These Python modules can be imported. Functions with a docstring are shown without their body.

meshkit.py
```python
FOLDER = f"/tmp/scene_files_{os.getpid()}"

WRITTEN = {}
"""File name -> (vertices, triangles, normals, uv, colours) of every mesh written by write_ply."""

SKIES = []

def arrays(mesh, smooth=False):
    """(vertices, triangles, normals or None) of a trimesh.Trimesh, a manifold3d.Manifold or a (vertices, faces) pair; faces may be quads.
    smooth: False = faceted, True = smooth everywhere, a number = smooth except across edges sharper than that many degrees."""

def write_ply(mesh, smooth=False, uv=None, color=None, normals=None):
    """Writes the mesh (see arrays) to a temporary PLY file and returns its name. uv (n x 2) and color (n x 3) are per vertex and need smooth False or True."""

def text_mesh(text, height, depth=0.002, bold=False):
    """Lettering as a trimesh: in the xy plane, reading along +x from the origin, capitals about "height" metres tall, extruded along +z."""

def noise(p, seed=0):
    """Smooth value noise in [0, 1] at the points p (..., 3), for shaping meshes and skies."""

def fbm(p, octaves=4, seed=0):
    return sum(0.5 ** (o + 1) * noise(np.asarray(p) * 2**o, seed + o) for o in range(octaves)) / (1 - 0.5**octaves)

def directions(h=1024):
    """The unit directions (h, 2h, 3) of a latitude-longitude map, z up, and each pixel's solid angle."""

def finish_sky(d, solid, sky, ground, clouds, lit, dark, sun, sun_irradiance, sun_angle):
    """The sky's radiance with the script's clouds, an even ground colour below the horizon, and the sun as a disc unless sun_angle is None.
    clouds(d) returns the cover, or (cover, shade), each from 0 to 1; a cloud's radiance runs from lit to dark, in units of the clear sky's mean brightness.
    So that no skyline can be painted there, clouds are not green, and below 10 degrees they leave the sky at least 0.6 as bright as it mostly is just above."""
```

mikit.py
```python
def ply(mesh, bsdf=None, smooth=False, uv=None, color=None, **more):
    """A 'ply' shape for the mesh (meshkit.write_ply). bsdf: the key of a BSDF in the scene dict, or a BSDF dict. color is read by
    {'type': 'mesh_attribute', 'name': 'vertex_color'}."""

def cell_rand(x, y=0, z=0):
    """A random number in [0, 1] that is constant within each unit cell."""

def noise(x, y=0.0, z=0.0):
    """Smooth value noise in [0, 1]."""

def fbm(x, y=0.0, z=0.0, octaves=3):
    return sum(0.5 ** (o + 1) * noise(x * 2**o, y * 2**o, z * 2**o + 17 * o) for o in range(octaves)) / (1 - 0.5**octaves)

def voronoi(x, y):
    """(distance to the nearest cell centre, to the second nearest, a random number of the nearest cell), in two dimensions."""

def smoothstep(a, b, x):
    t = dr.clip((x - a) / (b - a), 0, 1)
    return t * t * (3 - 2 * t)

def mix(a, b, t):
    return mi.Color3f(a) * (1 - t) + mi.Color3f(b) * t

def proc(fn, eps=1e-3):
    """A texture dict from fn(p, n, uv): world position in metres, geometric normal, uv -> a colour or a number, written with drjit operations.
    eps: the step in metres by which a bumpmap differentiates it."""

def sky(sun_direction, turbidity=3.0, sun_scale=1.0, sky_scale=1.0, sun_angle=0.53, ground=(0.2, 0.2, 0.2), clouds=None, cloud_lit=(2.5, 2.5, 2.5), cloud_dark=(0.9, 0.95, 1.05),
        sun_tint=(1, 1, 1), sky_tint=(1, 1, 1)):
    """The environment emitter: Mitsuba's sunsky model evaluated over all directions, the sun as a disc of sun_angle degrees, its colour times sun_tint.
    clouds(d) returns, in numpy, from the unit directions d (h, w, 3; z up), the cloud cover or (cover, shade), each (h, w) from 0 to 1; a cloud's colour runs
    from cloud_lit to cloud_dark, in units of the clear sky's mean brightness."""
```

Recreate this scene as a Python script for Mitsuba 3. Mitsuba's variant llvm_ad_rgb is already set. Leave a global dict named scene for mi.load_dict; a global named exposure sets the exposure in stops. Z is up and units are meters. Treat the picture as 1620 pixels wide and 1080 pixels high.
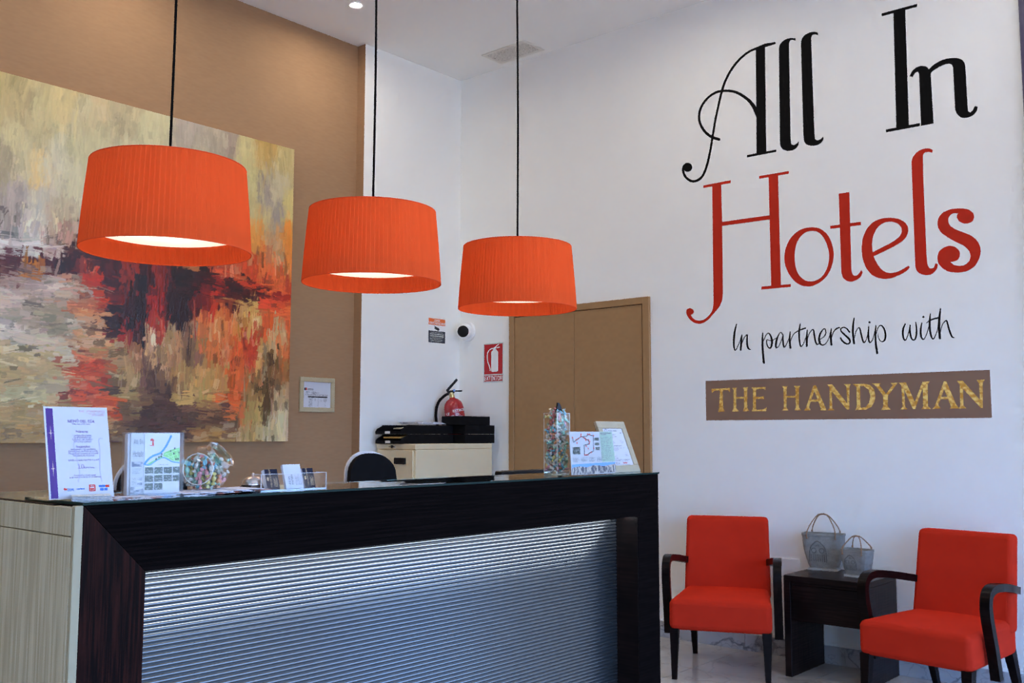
import math, json
import numpy as np, trimesh, mitsuba as mi, drjit as dr
import manifold3d as m3
from shapely.geometry import Polygon, LineString, Point, box as sbox
from shapely.ops import unary_union
import mikit, meshkit
from mikit import proc, noise, fbm, smoothstep, mix

scene, labels = {'type': 'scene'}, {}
T4 = mi.ScalarTransform4f

# ------------------------------------------------------------------ camera, light, exposure
YAW, PITCH, ROLL, CAM_H, FOCAL = math.radians(41.1537), math.radians(5.4138), math.radians(0.0618), 1.25, 1539.13
_f = np.array([math.cos(YAW) * math.cos(PITCH), math.sin(YAW) * math.cos(PITCH), math.sin(PITCH)])
_r = np.array([math.sin(YAW), -math.cos(YAW), 0.0]); _u = np.cross(_r, _f)
_u = -math.sin(ROLL) * _r + math.cos(ROLL) * _u
EYE = np.array([0, 0, CAM_H])
scene['camera'] = {'type': 'perspective', 'fov': math.degrees(2 * math.atan(810 / FOCAL)), 'fov_axis': 'x',
                   'near_clip': 0.05, 'far_clip': 100.0,
                   'to_world': T4().look_at(origin=EYE.tolist(), target=(EYE + _f).tolist(), up=_u.tolist())}
scene['sky'] = mikit.sky((0.80, 0.26, 0.85), turbidity=4.0, sun_scale=0.4, sky_scale=0.85, ground=(0.40, 0.375, 0.33),
                         sky_tint=(0.64, 0.93, 1.40))
exposure = 5.05
STRIP_RADIANCE = (0.55, 0.58, 0.62)                       # the strip lamp in the desk's recess
DOWN_RADIANCE = (25, 23, 19.5)                           # the recessed ceiling lamps

# ------------------------------------------------------------------ helpers
def ref(k): return {'type': 'ref', 'id': k}
def rgb(*c): return {'type': 'rgb', 'value': [float(x) for x in c]}
def s2l(*c):
    c = np.array(c, float) / 255.0
    return tuple(np.where(c <= 0.04045, c / 12.92, ((c + 0.055) / 1.055) ** 2.4).tolist())
def numbered(key):
    if key not in USED: USED.add(key); return key
    k = 1
    while f'{key}_{k:03d}' in USED: k += 1
    USED.add(f'{key}_{k:03d}'); return f'{key}_{k:03d}'
USED = set()
PLY = {}
def shape(mesh, bsdf, smooth=False, M=None, **more):
    """A ply dict; a mesh that was written before is shared."""
    k = (id(mesh), smooth)
    if k not in PLY: PLY[k] = (mesh, mikit.ply(mesh, None, smooth=smooth, **more))
    d = dict(PLY[k][1]); d['bsdf'] = ref(bsdf)
    if M is not None: d['to_world'] = T4(np.asarray(M, float).tolist())
    return d
def thing(name, label, cat, group=None, kind=None):
    k = numbered(name); labels[k] = {'label': label, 'category': cat}
    if group: labels[k]['group'] = group
    if kind: labels[k]['kind'] = kind
    return k
def part(name, mesh, bsdf, parent, M=None, smooth=False, label=None, kind=None, **more):
    k = numbered(parent + '__' + name); scene[k] = shape(mesh, bsdf, smooth, M, **more)
    if label or kind:
        labels[k] = {}
        if label: labels[k]['label'] = label
        if kind: labels[k]['kind'] = kind
    return k
def one(name, mesh, bsdf, label, cat, M=None, smooth=False, group=None, **more):
    k = thing(name, label, cat, group); scene[k] = shape(mesh, bsdf, smooth, M, **more); return k
def struct(name, mesh, bsdf, label=None, M=None, smooth=False, parent=None):
    k = numbered(parent + '__' + name if parent else name); scene[k] = shape(mesh, bsdf, smooth, M)
    labels[k] = {'kind': 'structure'}
    if label: labels[k]['label'] = label
    return k
def mat(x=0, y=0, z=0, rz=0, rx=0, ry=0, s=1):
    R = trimesh.transformations.euler_matrix(math.radians(rx), math.radians(ry), math.radians(rz), 'sxyz')
    R[:3, :3] *= s; R[:3, 3] = (x, y, z); return R
def frame(o, x, y):
    """Local xy plane with +z as its normal, placed at o."""
    x = np.array(x, float); x /= np.linalg.norm(x); y = np.array(y, float); y -= x * (x @ y); y /= np.linalg.norm(y)
    M = np.eye(4); M[:3, 0], M[:3, 1], M[:3, 2], M[:3, 3] = x, y, np.cross(x, y), o; return M
def bx(x0, x1, y0, y1, z0, z1):
    b = trimesh.creation.box((x1 - x0, y1 - y0, z1 - z0)); b.apply_translation(((x0 + x1) / 2, (y0 + y1) / 2, (z0 + z1) / 2)); return b
def tm(man):
    m = man.to_mesh(); return trimesh.Trimesh(m.vert_properties[:, :3], m.tri_verts, process=False)
def man(t): 
    t = t.copy(); t.merge_vertices(); return m3.Manifold(m3.Mesh(np.asarray(t.vertices, np.float32), np.asarray(t.faces, np.uint32)))
def rbox(x0, x1, y0, y1, z0, z1, r=0.004, seg=12):
    """A box with rounded edges."""
    r = min(r, (x1 - x0) / 2.001, (y1 - y0) / 2.001, (z1 - z0) / 2.001)
    s = m3.Manifold.sphere(r, seg)
    return tm(m3.Manifold.batch_hull([s.translate((x, y, z)) for x in (x0 + r, x1 - r) for y in (y0 + r, y1 - r) for z in (z0 + r, z1 - r)]))
def cbox(x0, x1, y0, y1, z0, z1, c=0.002):
    """A box with chamfered edges."""
    p = [(x, y, z) for x in (x0, x1) for y in (y0, y1) for z in (z0, z1)]
    q = []
    for x, y, z in p:
        sx, sy, sz = (1 if x == x0 else -1), (1 if y == y0 else -1), (1 if z == z0 else -1)
        q += [(x + sx * c, y + sy * c, z), (x + sx * c, y, z + sz * c), (x, y + sy * c, z + sz * c)]
    return trimesh.convex.convex_hull(np.array(q))
def cat(ms): return trimesh.util.concatenate(list(ms))
def moved(m, M): m = m.copy(); m.apply_transform(M); return m
def extr(poly, h):
    return cat([trimesh.creation.extrude_polygon(g, h, engine='earcut') for g in getattr(poly, 'geoms', [poly]) if g.area > 0])
def lathe(prof, n=48):
    """Revolves (r, z) pairs about z; open or closed profile."""
    prof = np.array(prof, float); a = np.linspace(0, 2 * np.pi, n, endpoint=False)
    v = np.stack([np.outer(prof[:, 0], np.cos(a)), np.outer(prof[:, 0], np.sin(a)), np.repeat(prof[:, 1:], n, 1)], -1).reshape(-1, 3)
    f = []
    for i in range(len(prof) - 1):
        for j in range(n):
            k = (j + 1) % n; A, B, C, D = i * n + j, i * n + k, (i + 1) * n + k, (i + 1) * n + j
            f += [[A, B, C], [A, C, D]]
    t = trimesh.Trimesh(v, np.array(f), process=False); t.merge_vertices(); t.update_faces(t.nondegenerate_faces()); return t
def tube(pts, r, n=8):
    """A round tube along the points; r a number or one per point."""
    P = np.array(pts, float); r = np.broadcast_to(r, len(P)); t = np.gradient(P, axis=0); t /= np.linalg.norm(t, axis=1, keepdims=True)
    up = np.array([0, 0, 1.0]) if abs(t[0, 2]) < 0.9 else np.array([1.0, 0, 0]); v = []
    x = np.cross(t[0], up); x /= np.linalg.norm(x)
    for p, d, q in zip(P, t, r):
        x = x - d * (x @ d); x /= np.linalg.norm(x); y = np.cross(d, x)
        v += [p + q * (math.cos(a) * x + math.sin(a) * y) for a in np.linspace(0, 2 * math.pi, n, endpoint=False)]
    m = len(P); f = []
    for i in range(m - 1):
        for j in range(n):
            k = (j + 1) % n; A, B, C, D = i * n + j, i * n + k, (i + 1) * n + k, (i + 1) * n + j
            f += [[A, B, C], [A, C, D]]
    v += [P[0], P[-1]]
    for j in range(n):
        k = (j + 1) % n; f += [[m * n, k, j], [m * n + 1, (m - 1) * n + j, (m - 1) * n + k]]
    return trimesh.Trimesh(np.array(v), np.array(f), process=False)
def spline(pts, n=8):
    P = np.array(pts, float); P = np.vstack([2 * P[0] - P[1], P, 2 * P[-1] - P[-2]]); out = []
    for i in range(1, len(P) - 2):
        a, b, c, d = P[i - 1:i + 3]
        for t in np.linspace(0, 1, n, endpoint=False):
            out.append(.5 * (2 * b + (c - a) * t + (2 * a - 5 * b + 4 * c - d) * t * t + (3 * b - a - 3 * c + d) * t ** 3))
    return np.array(out + [P[-2]])
def bilerp_hexa(lo, hi):
    """A tapered post: the lower and the upper rectangle as (x0, x1, y0, y1, z)."""
    p = [(x, y, q[4]) for q in (lo, hi) for x in q[:2] for y in q[2:4]]
    return trimesh.convex.convex_hull(np.array(p))
_TXT = {}
def text(s, h, x=0, y=0, bold=False, centre=False, right=False, stretch=1.0):
    """Flat lettering in the xy plane with its left end (or middle) at x, its baseline at y."""
    k = (s, bold)
    if k not in _TXT: _TXT[k] = meshkit.text_mesh(s, 1.0, 0.0004, bold)
    m = _TXT[k].copy(); m.apply_scale([h * stretch, h, 1]); w = m.bounds[1, 0]
    m.apply_translation((x - (w / 2 if centre else w if right else 0), y, 0)); return m
def flat(x0, x1, y0, y1, d=0.0003): return bx(x0, x1, y0, y1, 0, d)
def plate(poly, d=0.0004): return extr(poly, d)

# ------------------------------------------------------------------ materials
def mtl(name, col, rough=0.6, metal=0.0, spec=0.5, bump=None, two=True, **kw):
    c = proc(col) if callable(col) else (col if isinstance(col, dict) else rgb(*col))
    b = {'type': 'principled', 'base_color': c, 'roughness': rough if not callable(rough) else proc(rough), 'metallic': float(metal), 'specular': float(spec), **kw}
    if bump: b = {'type': 'bumpmap', 'tex': proc(bump[0], eps=bump[2] if len(bump) > 2 else 1e-3), 'scale': bump[1], 'bsdf': b}
    scene[name] = {'type': 'twosided', 'bsdf': b} if two else b
    return name
def wood(p, n, uv):
    g = fbm(p.x * 9, p.y * 9, p.z * 160, 3); h = fbm(p.x * 160 + 3, p.y * 9, p.z * 9, 3)
    return mix((0.0028, 0.0018, 0.0018), (0.010, 0.0045, 0.004), smoothstep(0.35, 0.75, 0.5 * g + 0.5 * h))
def wood_red(p, n, uv):
    h = fbm(p.x * 220 + 3, p.y * 220, p.z * 7, 4)
    return mix((0.004, 0.0016, 0.0014), (0.026, 0.006, 0.004), smoothstep(0.3, 0.75, h))
def wood_flat(p, n, uv):
    h = fbm(p.x * 7, p.y * 7, p.z * 220, 3)
    return mix((0.0022, 0.0016, 0.0016), (0.006, 0.0036, 0.0034), smoothstep(0.3, 0.75, h))
def marble(p, n, uv):
    w = fbm(p.x * 2.2, p.y * 2.2, p.z * 2.2, 4) * 3.0
    q = fbm(p.x * 5 + w, p.y * 5 - w, p.z * 5 + w, 5)
    vein = 1 - smoothstep(0.0, 0.035, dr.abs(q - 0.5)); vein2 = 1 - smoothstep(0.0, 0.02, dr.abs(fbm(p.x * 11 + w, p.y * 11, p.z * 11 + 5, 4) - 0.5))
    c = mix((0.46, 0.46, 0.47), (0.30, 0.31, 0.33), fbm(p.x * 3 + 9, p.y * 3, p.z * 3, 3))
    return mix(c, (0.10, 0.11, 0.13), 0.7 * vein + 0.3 * vein2)
def floor_marble(p, n, uv):
    w = fbm(p.x * 1.6, p.y * 1.6, 0, 4) * 3.0
    q = fbm(p.x * 3.5 + w, p.y * 3.5 - w, w, 5)
    vein = 1 - smoothstep(0.0, 0.03, dr.abs(q - 0.5))
    c = mix((0.46, 0.45, 0.43), (0.30, 0.30, 0.29), fbm(p.x * 4 + 9, p.y * 4, 1.0, 4))
    return mix(c, (0.11, 0.11, 0.11), 0.22 * vein)
def wall_tone(p, n, uv):
    return mix((0.80, 0.80, 0.765), (0.85, 0.85, 0.815), fbm(p.x * 1.2, p.y * 1.2, p.z * 1.2, 3))
def fine(p, n, uv): return fbm(p.x * 260, p.y * 260, p.z * 260, 2)
def brown_tone(p, n, uv):
    return mix((0.33, 0.192, 0.102), (0.365, 0.218, 0.118), fbm(p.x * 30, p.y * 30, p.z * 90, 3))
def door_tone(p, n, uv):
    return mix((0.32, 0.180, 0.078), (0.35, 0.20, 0.088), fbm(p.x * 40, p.y * 40, p.z * 40, 2))
def cream_tone(p, n, uv):
    h = fbm(p.x * 150, p.y * 150, p.z * 5, 4)
    return mix((0.40, 0.335, 0.20), (0.54, 0.47, 0.31), smoothstep(0.25, 0.75, h))
def cloth(p, n, uv): return noise(p.x * 900, p.y * 900, p.z * 900)
def red_cloth(p, n, uv):
    return mix((0.45, 0.017, 0.005), (0.54, 0.025, 0.008), fbm(p.x * 14, p.y * 14, p.z * 14, 3) * 0.6 + 0.4 * noise(p.x * 700, p.y * 700, p.z * 700))
def gold_tone(p, n, uv):
    g = smoothstep(0.35, 0.68, fbm(p.x * 70, p.y * 70, p.z * 70, 4))
    return mix((0.58, 0.27, 0.03), (0.92, 0.66, 0.20), g)
def stone(p, n, uv):
    g = fbm(p.x * 45, p.y * 45, p.z * 45, 4); s = smoothstep(0.62, 0.75, fbm(p.x * 160, p.y * 160, p.z * 160, 2))
    return mix(mix((0.17, 0.165, 0.15), (0.29, 0.285, 0.26), g), (0.12, 0.11, 0.10), 0.25 * s)
def rope_tone(p, n, uv): return mix((0.20, 0.11, 0.06), (0.36, 0.23, 0.14), noise(p.x * 400, p.y * 400, p.z * 400))
mtl('m_wall', wall_tone, 0.85, spec=0.3, bump=(fine, 0.0004))
mtl('m_ceiling', (0.74, 0.73, 0.695), 0.9, spec=0.2)
mtl('m_brown', brown_tone, 0.8, spec=0.3, bump=(fine, 0.0006))
mtl('m_door', door_tone, 0.55, spec=0.4)
mtl('m_gap', (0.01, 0.008, 0.006), 0.9)
mtl('m_floor', floor_marble, 0.12, spec=0.5)
mtl('m_marble', marble, 0.25, spec=0.5)
mtl('m_joint', (0.12, 0.12, 0.12), 0.8)
mtl('m_wood', wood, 0.30, spec=0.12)
mtl('m_wood_flat', wood_flat, 0.4, spec=0.008)
mtl('m_wood_table', lambda p, n, uv: wood(p, n, uv) * 2.0, 0.3, spec=0.15)
mtl('m_counter', wood_flat, 0.08, spec=0.4)
mtl('m_wood_red', wood_red, 0.35, spec=0.04)
mtl('m_cream', cream_tone, 0.45, spec=0.5)
mtl('m_edge', (0.36, 0.30, 0.18), 0.6)
mtl('m_metal', (0.155, 0.165, 0.170), 0.22, metal=0.9)
mtl('m_chrome', (0.85, 0.86, 0.88), 0.06, metal=1.0)
mtl('m_brass', (0.65, 0.5, 0.22), 0.3, metal=1.0)
mtl('m_black', (0.006, 0.006, 0.007), 0.35, spec=0.25)
mtl('m_black_matt', (0.005, 0.005, 0.006), 0.7, spec=0.1)
mtl('m_black_paint', (0.004, 0.004, 0.004), 0.7, spec=0.08)
mtl('m_red_paint', (0.46, 0.016, 0.003), 0.6, spec=0.3)
mtl('m_panel_brown', lambda p, n, uv: mix((0.215, 0.125, 0.082), (0.245, 0.145, 0.098), fbm(p.x * 6, p.y * 6, p.z * 12, 3)), 0.7, spec=0.3)
mtl('m_gold', gold_tone, 0.4, metal=0.1, spec=0.6)
mtl('m_red_cloth', red_cloth, 0.85, spec=0.15, bump=(cloth, 0.0004))
mtl('m_stone', stone, 0.8, spec=0.3, bump=(lambda p, n, uv: fbm(p.x * 120, p.y * 120, p.z * 120, 3), 0.002))
mtl('m_stone_light', lambda p, n, uv: mix((0.30, 0.30, 0.29), (0.40, 0.40, 0.38), fbm(p.x * 60, p.y * 60, p.z * 60, 3)), 0.8)
mtl('m_rope', rope_tone, 0.9, spec=0.2)
mtl('m_white', (0.80, 0.80, 0.80), 0.5)
mtl('m_paper', (0.56, 0.57, 0.62), 0.55)
mtl('m_paper_mint', (0.33, 0.46, 0.36), 0.6)
mtl('m_paper_blue', (0.36, 0.48, 0.64), 0.5)
mtl('m_paper_pale', (0.46, 0.48, 0.50), 0.6)
mtl('m_lilac', (0.48, 0.47, 0.60), 0.6)
mtl('m_purple', lambda p, n, uv: mix((0.035, 0.018, 0.16), (0.09, 0.02, 0.22), fbm(p.x * 30, p.y * 30, p.z * 18, 3)), 0.5)
mtl('m_star', (0.85, 0.66, 0.55), 0.6)
mtl('m_ink', (0.015, 0.015, 0.02), 0.7)
mtl('m_ink_grey', (0.16, 0.16, 0.18), 0.7)
mtl('m_ink_violet', (0.22, 0.17, 0.36), 0.7)
mtl('m_ink_pink', (0.62, 0.40, 0.46), 0.7)
mtl('m_ink_red', (0.55, 0.03, 0.02), 0.6)
mtl('m_ink_blue', (0.05, 0.16, 0.52), 0.6)
mtl('m_navy', (0.006, 0.005, 0.016), 0.5, spec=0.2)
mtl('m_sky_print', (0.16, 0.34, 0.80), 0.6)
mtl('m_river', (0.08, 0.26, 0.75), 0.6)
mtl('m_park', (0.22, 0.56, 0.16), 0.6)
mtl('m_park_light', (0.45, 0.72, 0.36), 0.6)
mtl('m_orange', (0.72, 0.14, 0.03), 0.6)
mtl('m_kraft', (0.55, 0.30, 0.08), 0.7)
mtl('m_sign_red', (0.42, 0.008, 0.012), 0.4)
mtl('m_sign_grey', (0.55, 0.58, 0.56), 0.5)
mtl('m_slate', (0.025, 0.03, 0.045), 0.5)
mtl('m_extinguisher', (0.36, 0.006, 0.010), 0.18, spec=0.6, clearcoat=0.6)
mtl('m_frame_wood', lambda p, n, uv: mix((0.40, 0.33, 0.20), (0.47, 0.40, 0.26), fbm(p.x * 60, p.y * 20, p.z * 60, 3)), 0.45)
mtl('m_frame_pale', lambda p, n, uv: mix((0.38, 0.32, 0.21), (0.44, 0.38, 0.26), fbm(p.x * 60, p.y * 20, p.z * 60, 3)), 0.45)
mtl('m_cabinet', (0.74, 0.62, 0.40), 0.35, spec=0.5)
mtl('m_purple_frame', (0.045, 0.035, 0.085), 0.4)
mtl('m_cord', (0.004, 0.004, 0.004), 0.7, spec=0.05)
mtl('m_canvas_edge', (0.55, 0.45, 0.28), 0.8)
mtl('m_photo', lambda p, n, uv: mix(mix((0.006, 0.012, 0.03), (0.06, 0.08, 0.03), fbm(p.x * 150, p.y * 150, p.z * 150, 2)), (0.34, 0.35, 0.34), smoothstep(0.53, 0.66, fbm(p.x * 330 + 7, p.y * 330, p.z * 420, 3))), 0.5)
mtl('m_photo_pale', lambda p, n, uv: mix((0.10, 0.12, 0.18), (0.55, 0.56, 0.60), smoothstep(0.3, 0.7, fbm(p.x * 90, p.y * 90, p.z * 200, 3))), 0.5)
mtl('m_facade_print', lambda p, n, uv: mix((0.07, 0.07, 0.09), (0.45, 0.41, 0.36), smoothstep(0.35, 0.65, fbm(p.x * 160, p.y * 160, p.z * 60, 3))), 0.5)
mtl('m_page_edges', lambda p, n, uv: mix(mix((0.55, 0.55, 0.40), (0.25, 0.35, 0.45), noise(p.x * 260, p.y * 260, 2.0)), (0.75, 0.70, 0.65), noise(p.x * 420, p.y * 420, 9.0)), 0.6)
mtl('m_leaflet', lambda p, n, uv: mix(mix((0.75, 0.75, 0.78), (0.35, 0.10, 0.06), smoothstep(0.52, 0.6, fbm(p.x * 60, p.y * 60, 1.0, 2))), (0.05, 0.05, 0.05), smoothstep(0.6, 0.66, fbm(p.x * 90 + 5, p.y * 90, 3.0, 2))), 0.4)
mtl('m_bulb_white', (0.8, 0.78, 0.7), 0.6)
scene['m_paint'] = {'type': 'twosided', 'bsdf': {'type': 'bumpmap', 'tex': proc(lambda p, n, uv: fbm(p.x * 60, p.y, p.z * 190, 3) * 0.6 + fbm(p.x * 260, p.y, p.z * 70, 3) * 0.4, eps=2e-3), 'scale': 0.0014,
    'bsdf': {'type': 'principled', 'base_color': {'type': 'mesh_attribute', 'name': 'vertex_color'}, 'roughness': 0.32, 'specular': 0.5}}}
def shade_cloth(p, n, uv): return mix((0.74, 0.094, 0.025), (0.79, 0.108, 0.030), noise(p.x * 90, p.y * 90, p.z * 3))
scene['m_shade'] = {'type': 'principledthin', 'base_color': proc(shade_cloth), 'roughness': 0.8, 'diff_trans': 0.6, 'spec_trans': 0.0}
scene['m_diffuser'] = {'type': 'principledthin', 'base_color': rgb(0.85, 0.83, 0.74), 'roughness': 0.5, 'diff_trans': 1.6, 'spec_trans': 0.0}
scene['m_glass'] = {'type': 'dielectric', 'int_ior': 1.52, 'ext_ior': 1.0, 'specular_transmittance': rgb(0.86, 0.97, 0.92)}
mtl('m_glass_edge', (0.003, 0.020, 0.016), 0.3, spec=0.1)
scene['m_clear'] = {'type': 'thindielectric', 'int_ior': 1.49}
scene['m_screen_glass'] = {'type': 'thindielectric', 'int_ior': 1.5}
SWEETS = [('m_sweet_white', (0.75, 0.74, 0.68)), ('m_sweet_mint', (0.30, 0.68, 0.55)), ('m_sweet_blue', (0.10, 0.50, 0.68)), ('m_sweet_pink', (0.78, 0.25, 0.33)),
          ('m_sweet_orange', (0.80, 0.25, 0.07)), ('m_sweet_yellow', (0.76, 0.66, 0.14)), ('m_sweet_clear', (0.58, 0.60, 0.52)), ('m_sweet_dark', (0.20, 0.24, 0.18)), ('m_sweet_red', (0.55, 0.05, 0.07))]
for k, c in SWEETS: mtl(k, tuple(0.62 * v + 0.25 * w for v, w in zip(c, (0.36, 0.40, 0.30))), 0.22, spec=0.7, clearcoat=0.5)
mtl('m_hem', (0.72, 0.075, 0.012), 0.8)
mtl('m_vent', (0.66, 0.63, 0.56), 0.5)
mtl('m_lilac_pale', (0.47, 0.47, 0.62), 0.6)
mtl('m_gold_ink', (0.5, 0.36, 0.2), 0.5)
mtl('m_acrylic_edge', (0.62, 0.66, 0.70), 0.2)
mtl('m_jar_edge', (0.62, 0.63, 0.58), 0.15)
scene['m_acrylic'] = {'type': 'thindielectric', 'int_ior': 1.16}
scene['m_vase'] = {'type': 'thindielectric', 'int_ior': 1.14}
scene['m_jar'] = {'type': 'thindielectric', 'int_ior': 1.3}

# ------------------------------------------------------------------ the room
XR, YB, YL, ZC = 5.2643, 5.1275, 5.2055, 3.9756          # right wall, back wall, brown wall, ceiling
XB, YF, XL = 4.3002, -2.6, -3.2                          # end of the brown wall, front facade, far left wall
struct('wall_right', bx(XR, XR + 0.2, 1.19, YL + 0.2, -0.1, ZC), 'm_wall', 'white plastered wall that carries the painted lettering')
struct('wall_back', bx(XB, XR, YB, YL + 0.2, -0.1, ZC), 'm_wall', 'narrow white wall in the corner behind the filing cabinet')
wl = struct('wall_left', bx(XL, XB, YL, YL + 0.2, -0.1, ZC), 'm_brown', 'brown wall behind the reception desk')
struct('trim_2', bx(XB - 0.002, XB, YB, YL, 0, ZC), 'm_brown', 'narrow brown painted edge where the brown wall meets the white wall')
struct('ceiling', bx(XL - 0.2, XR + 0.2, YF - 0.2, YL + 0.2, ZC, ZC + 0.1), 'm_ceiling', 'plain white ceiling')
struct('wall_rear', bx(XL - 0.2, XL, YF - 0.2, YL + 0.2, -0.1, ZC), 'm_wall')
# glazed facade in front and to the right, with its frames
wf = struct('wall_front', cat([bx(XL, XR + 0.2, YF - 0.2, YF, 2.6, ZC), bx(XL, -2.2, YF - 0.2, YF, 0, 2.6), bx(4.9, XR + 0.2, YF - 0.2, YF, 0, 2.6)]), 'm_wall')
def window(name, a, b, z0, z1, n, axis, at):
    k = numbered(name); labels[k] = {'kind': 'structure'}
    def bar(u0, u1, z0, z1): return bx(at - 0.04, at + 0.04, u0, u1, z0, z1) if axis else bx(u0, u1, at - 0.04, at + 0.04, z0, z1)
    bars = [bar(a, b, z0, z0 + 0.07), bar(a, b, z1 - 0.07, z1)] + [bar(u - 0.035, u + 0.035, z0 + 0.07, z1 - 0.07) for u in np.linspace(a + 0.035, b - 0.035, n + 1)]
    for q in bars:
        kk = numbered(k + '__bar'); scene[kk] = shape(q, 'm_purple_frame')
window('window_1', -2.2, 4.9, 0.0, 2.6, 4, 0, YF - 0.1)
window('window_2', YF, -0.8, 0.0, ZC, 2, 1, XR + 0.06)
struct('trim_3', cbox(XR - 0.03, XR + 0.2, 1.13, 1.188, 0, ZC, 0.004), 'm_purple_frame', 'dark violet upright strip at the end of the white wall')
struct('wall_side', bx(XR, XR + 0.2, -0.8, 1.13, -0.1, ZC), 'm_wall')
# floor: a bed with polished marble tiles
fl = struct('floor', bx(XL - 0.2, XR + 0.2, YF - 0.2, YL + 0.2, -0.1, -0.003), 'm_joint', 'polished grey marble floor')
TS = 0.6; tile0 = cbox(0.001, TS - 0.001, 0.001, TS - 0.001, -0.02, 0, 0.0008)
for i in range(int(math.ceil((XR - XL) / TS))):
    for j in range(int(math.ceil((YL - YF) / TS))):
        x, y = XR - (i + 1) * TS, YF + j * TS
        k = numbered('floor__tile'); scene[k] = shape(tile0, 'm_floor', M=mat(x, y, 0))
# marble baseboard in pieces along the right wall
bb = numbered('baseboard_right'); labels[bb] = {'kind': 'structure', 'label': 'skirting of grey veined marble pieces'}
ys = [1.195, 1.595, 2.196, 2.79, 3.41]
for a, b in zip(ys, ys[1:]):
    scene[numbered(bb + '__tile')] = shape(cbox(XR - 0.012, XR, a + 0.0008, b - 0.0008, 0, 0.096, 0.0015), 'm_marble')
scene[numbered(bb + '__tile')] = shape(cbox(XR - 0.012, XR, 4.62, YB, 0, 0.096, 0.0015), 'm_marble')
struct('trim_1', cbox(XR - 0.006, XR, 1.195, 3.41, 0.0965, 0.112, 0.001), 'm_wall', 'thin white strip above the marble skirting')
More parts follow.
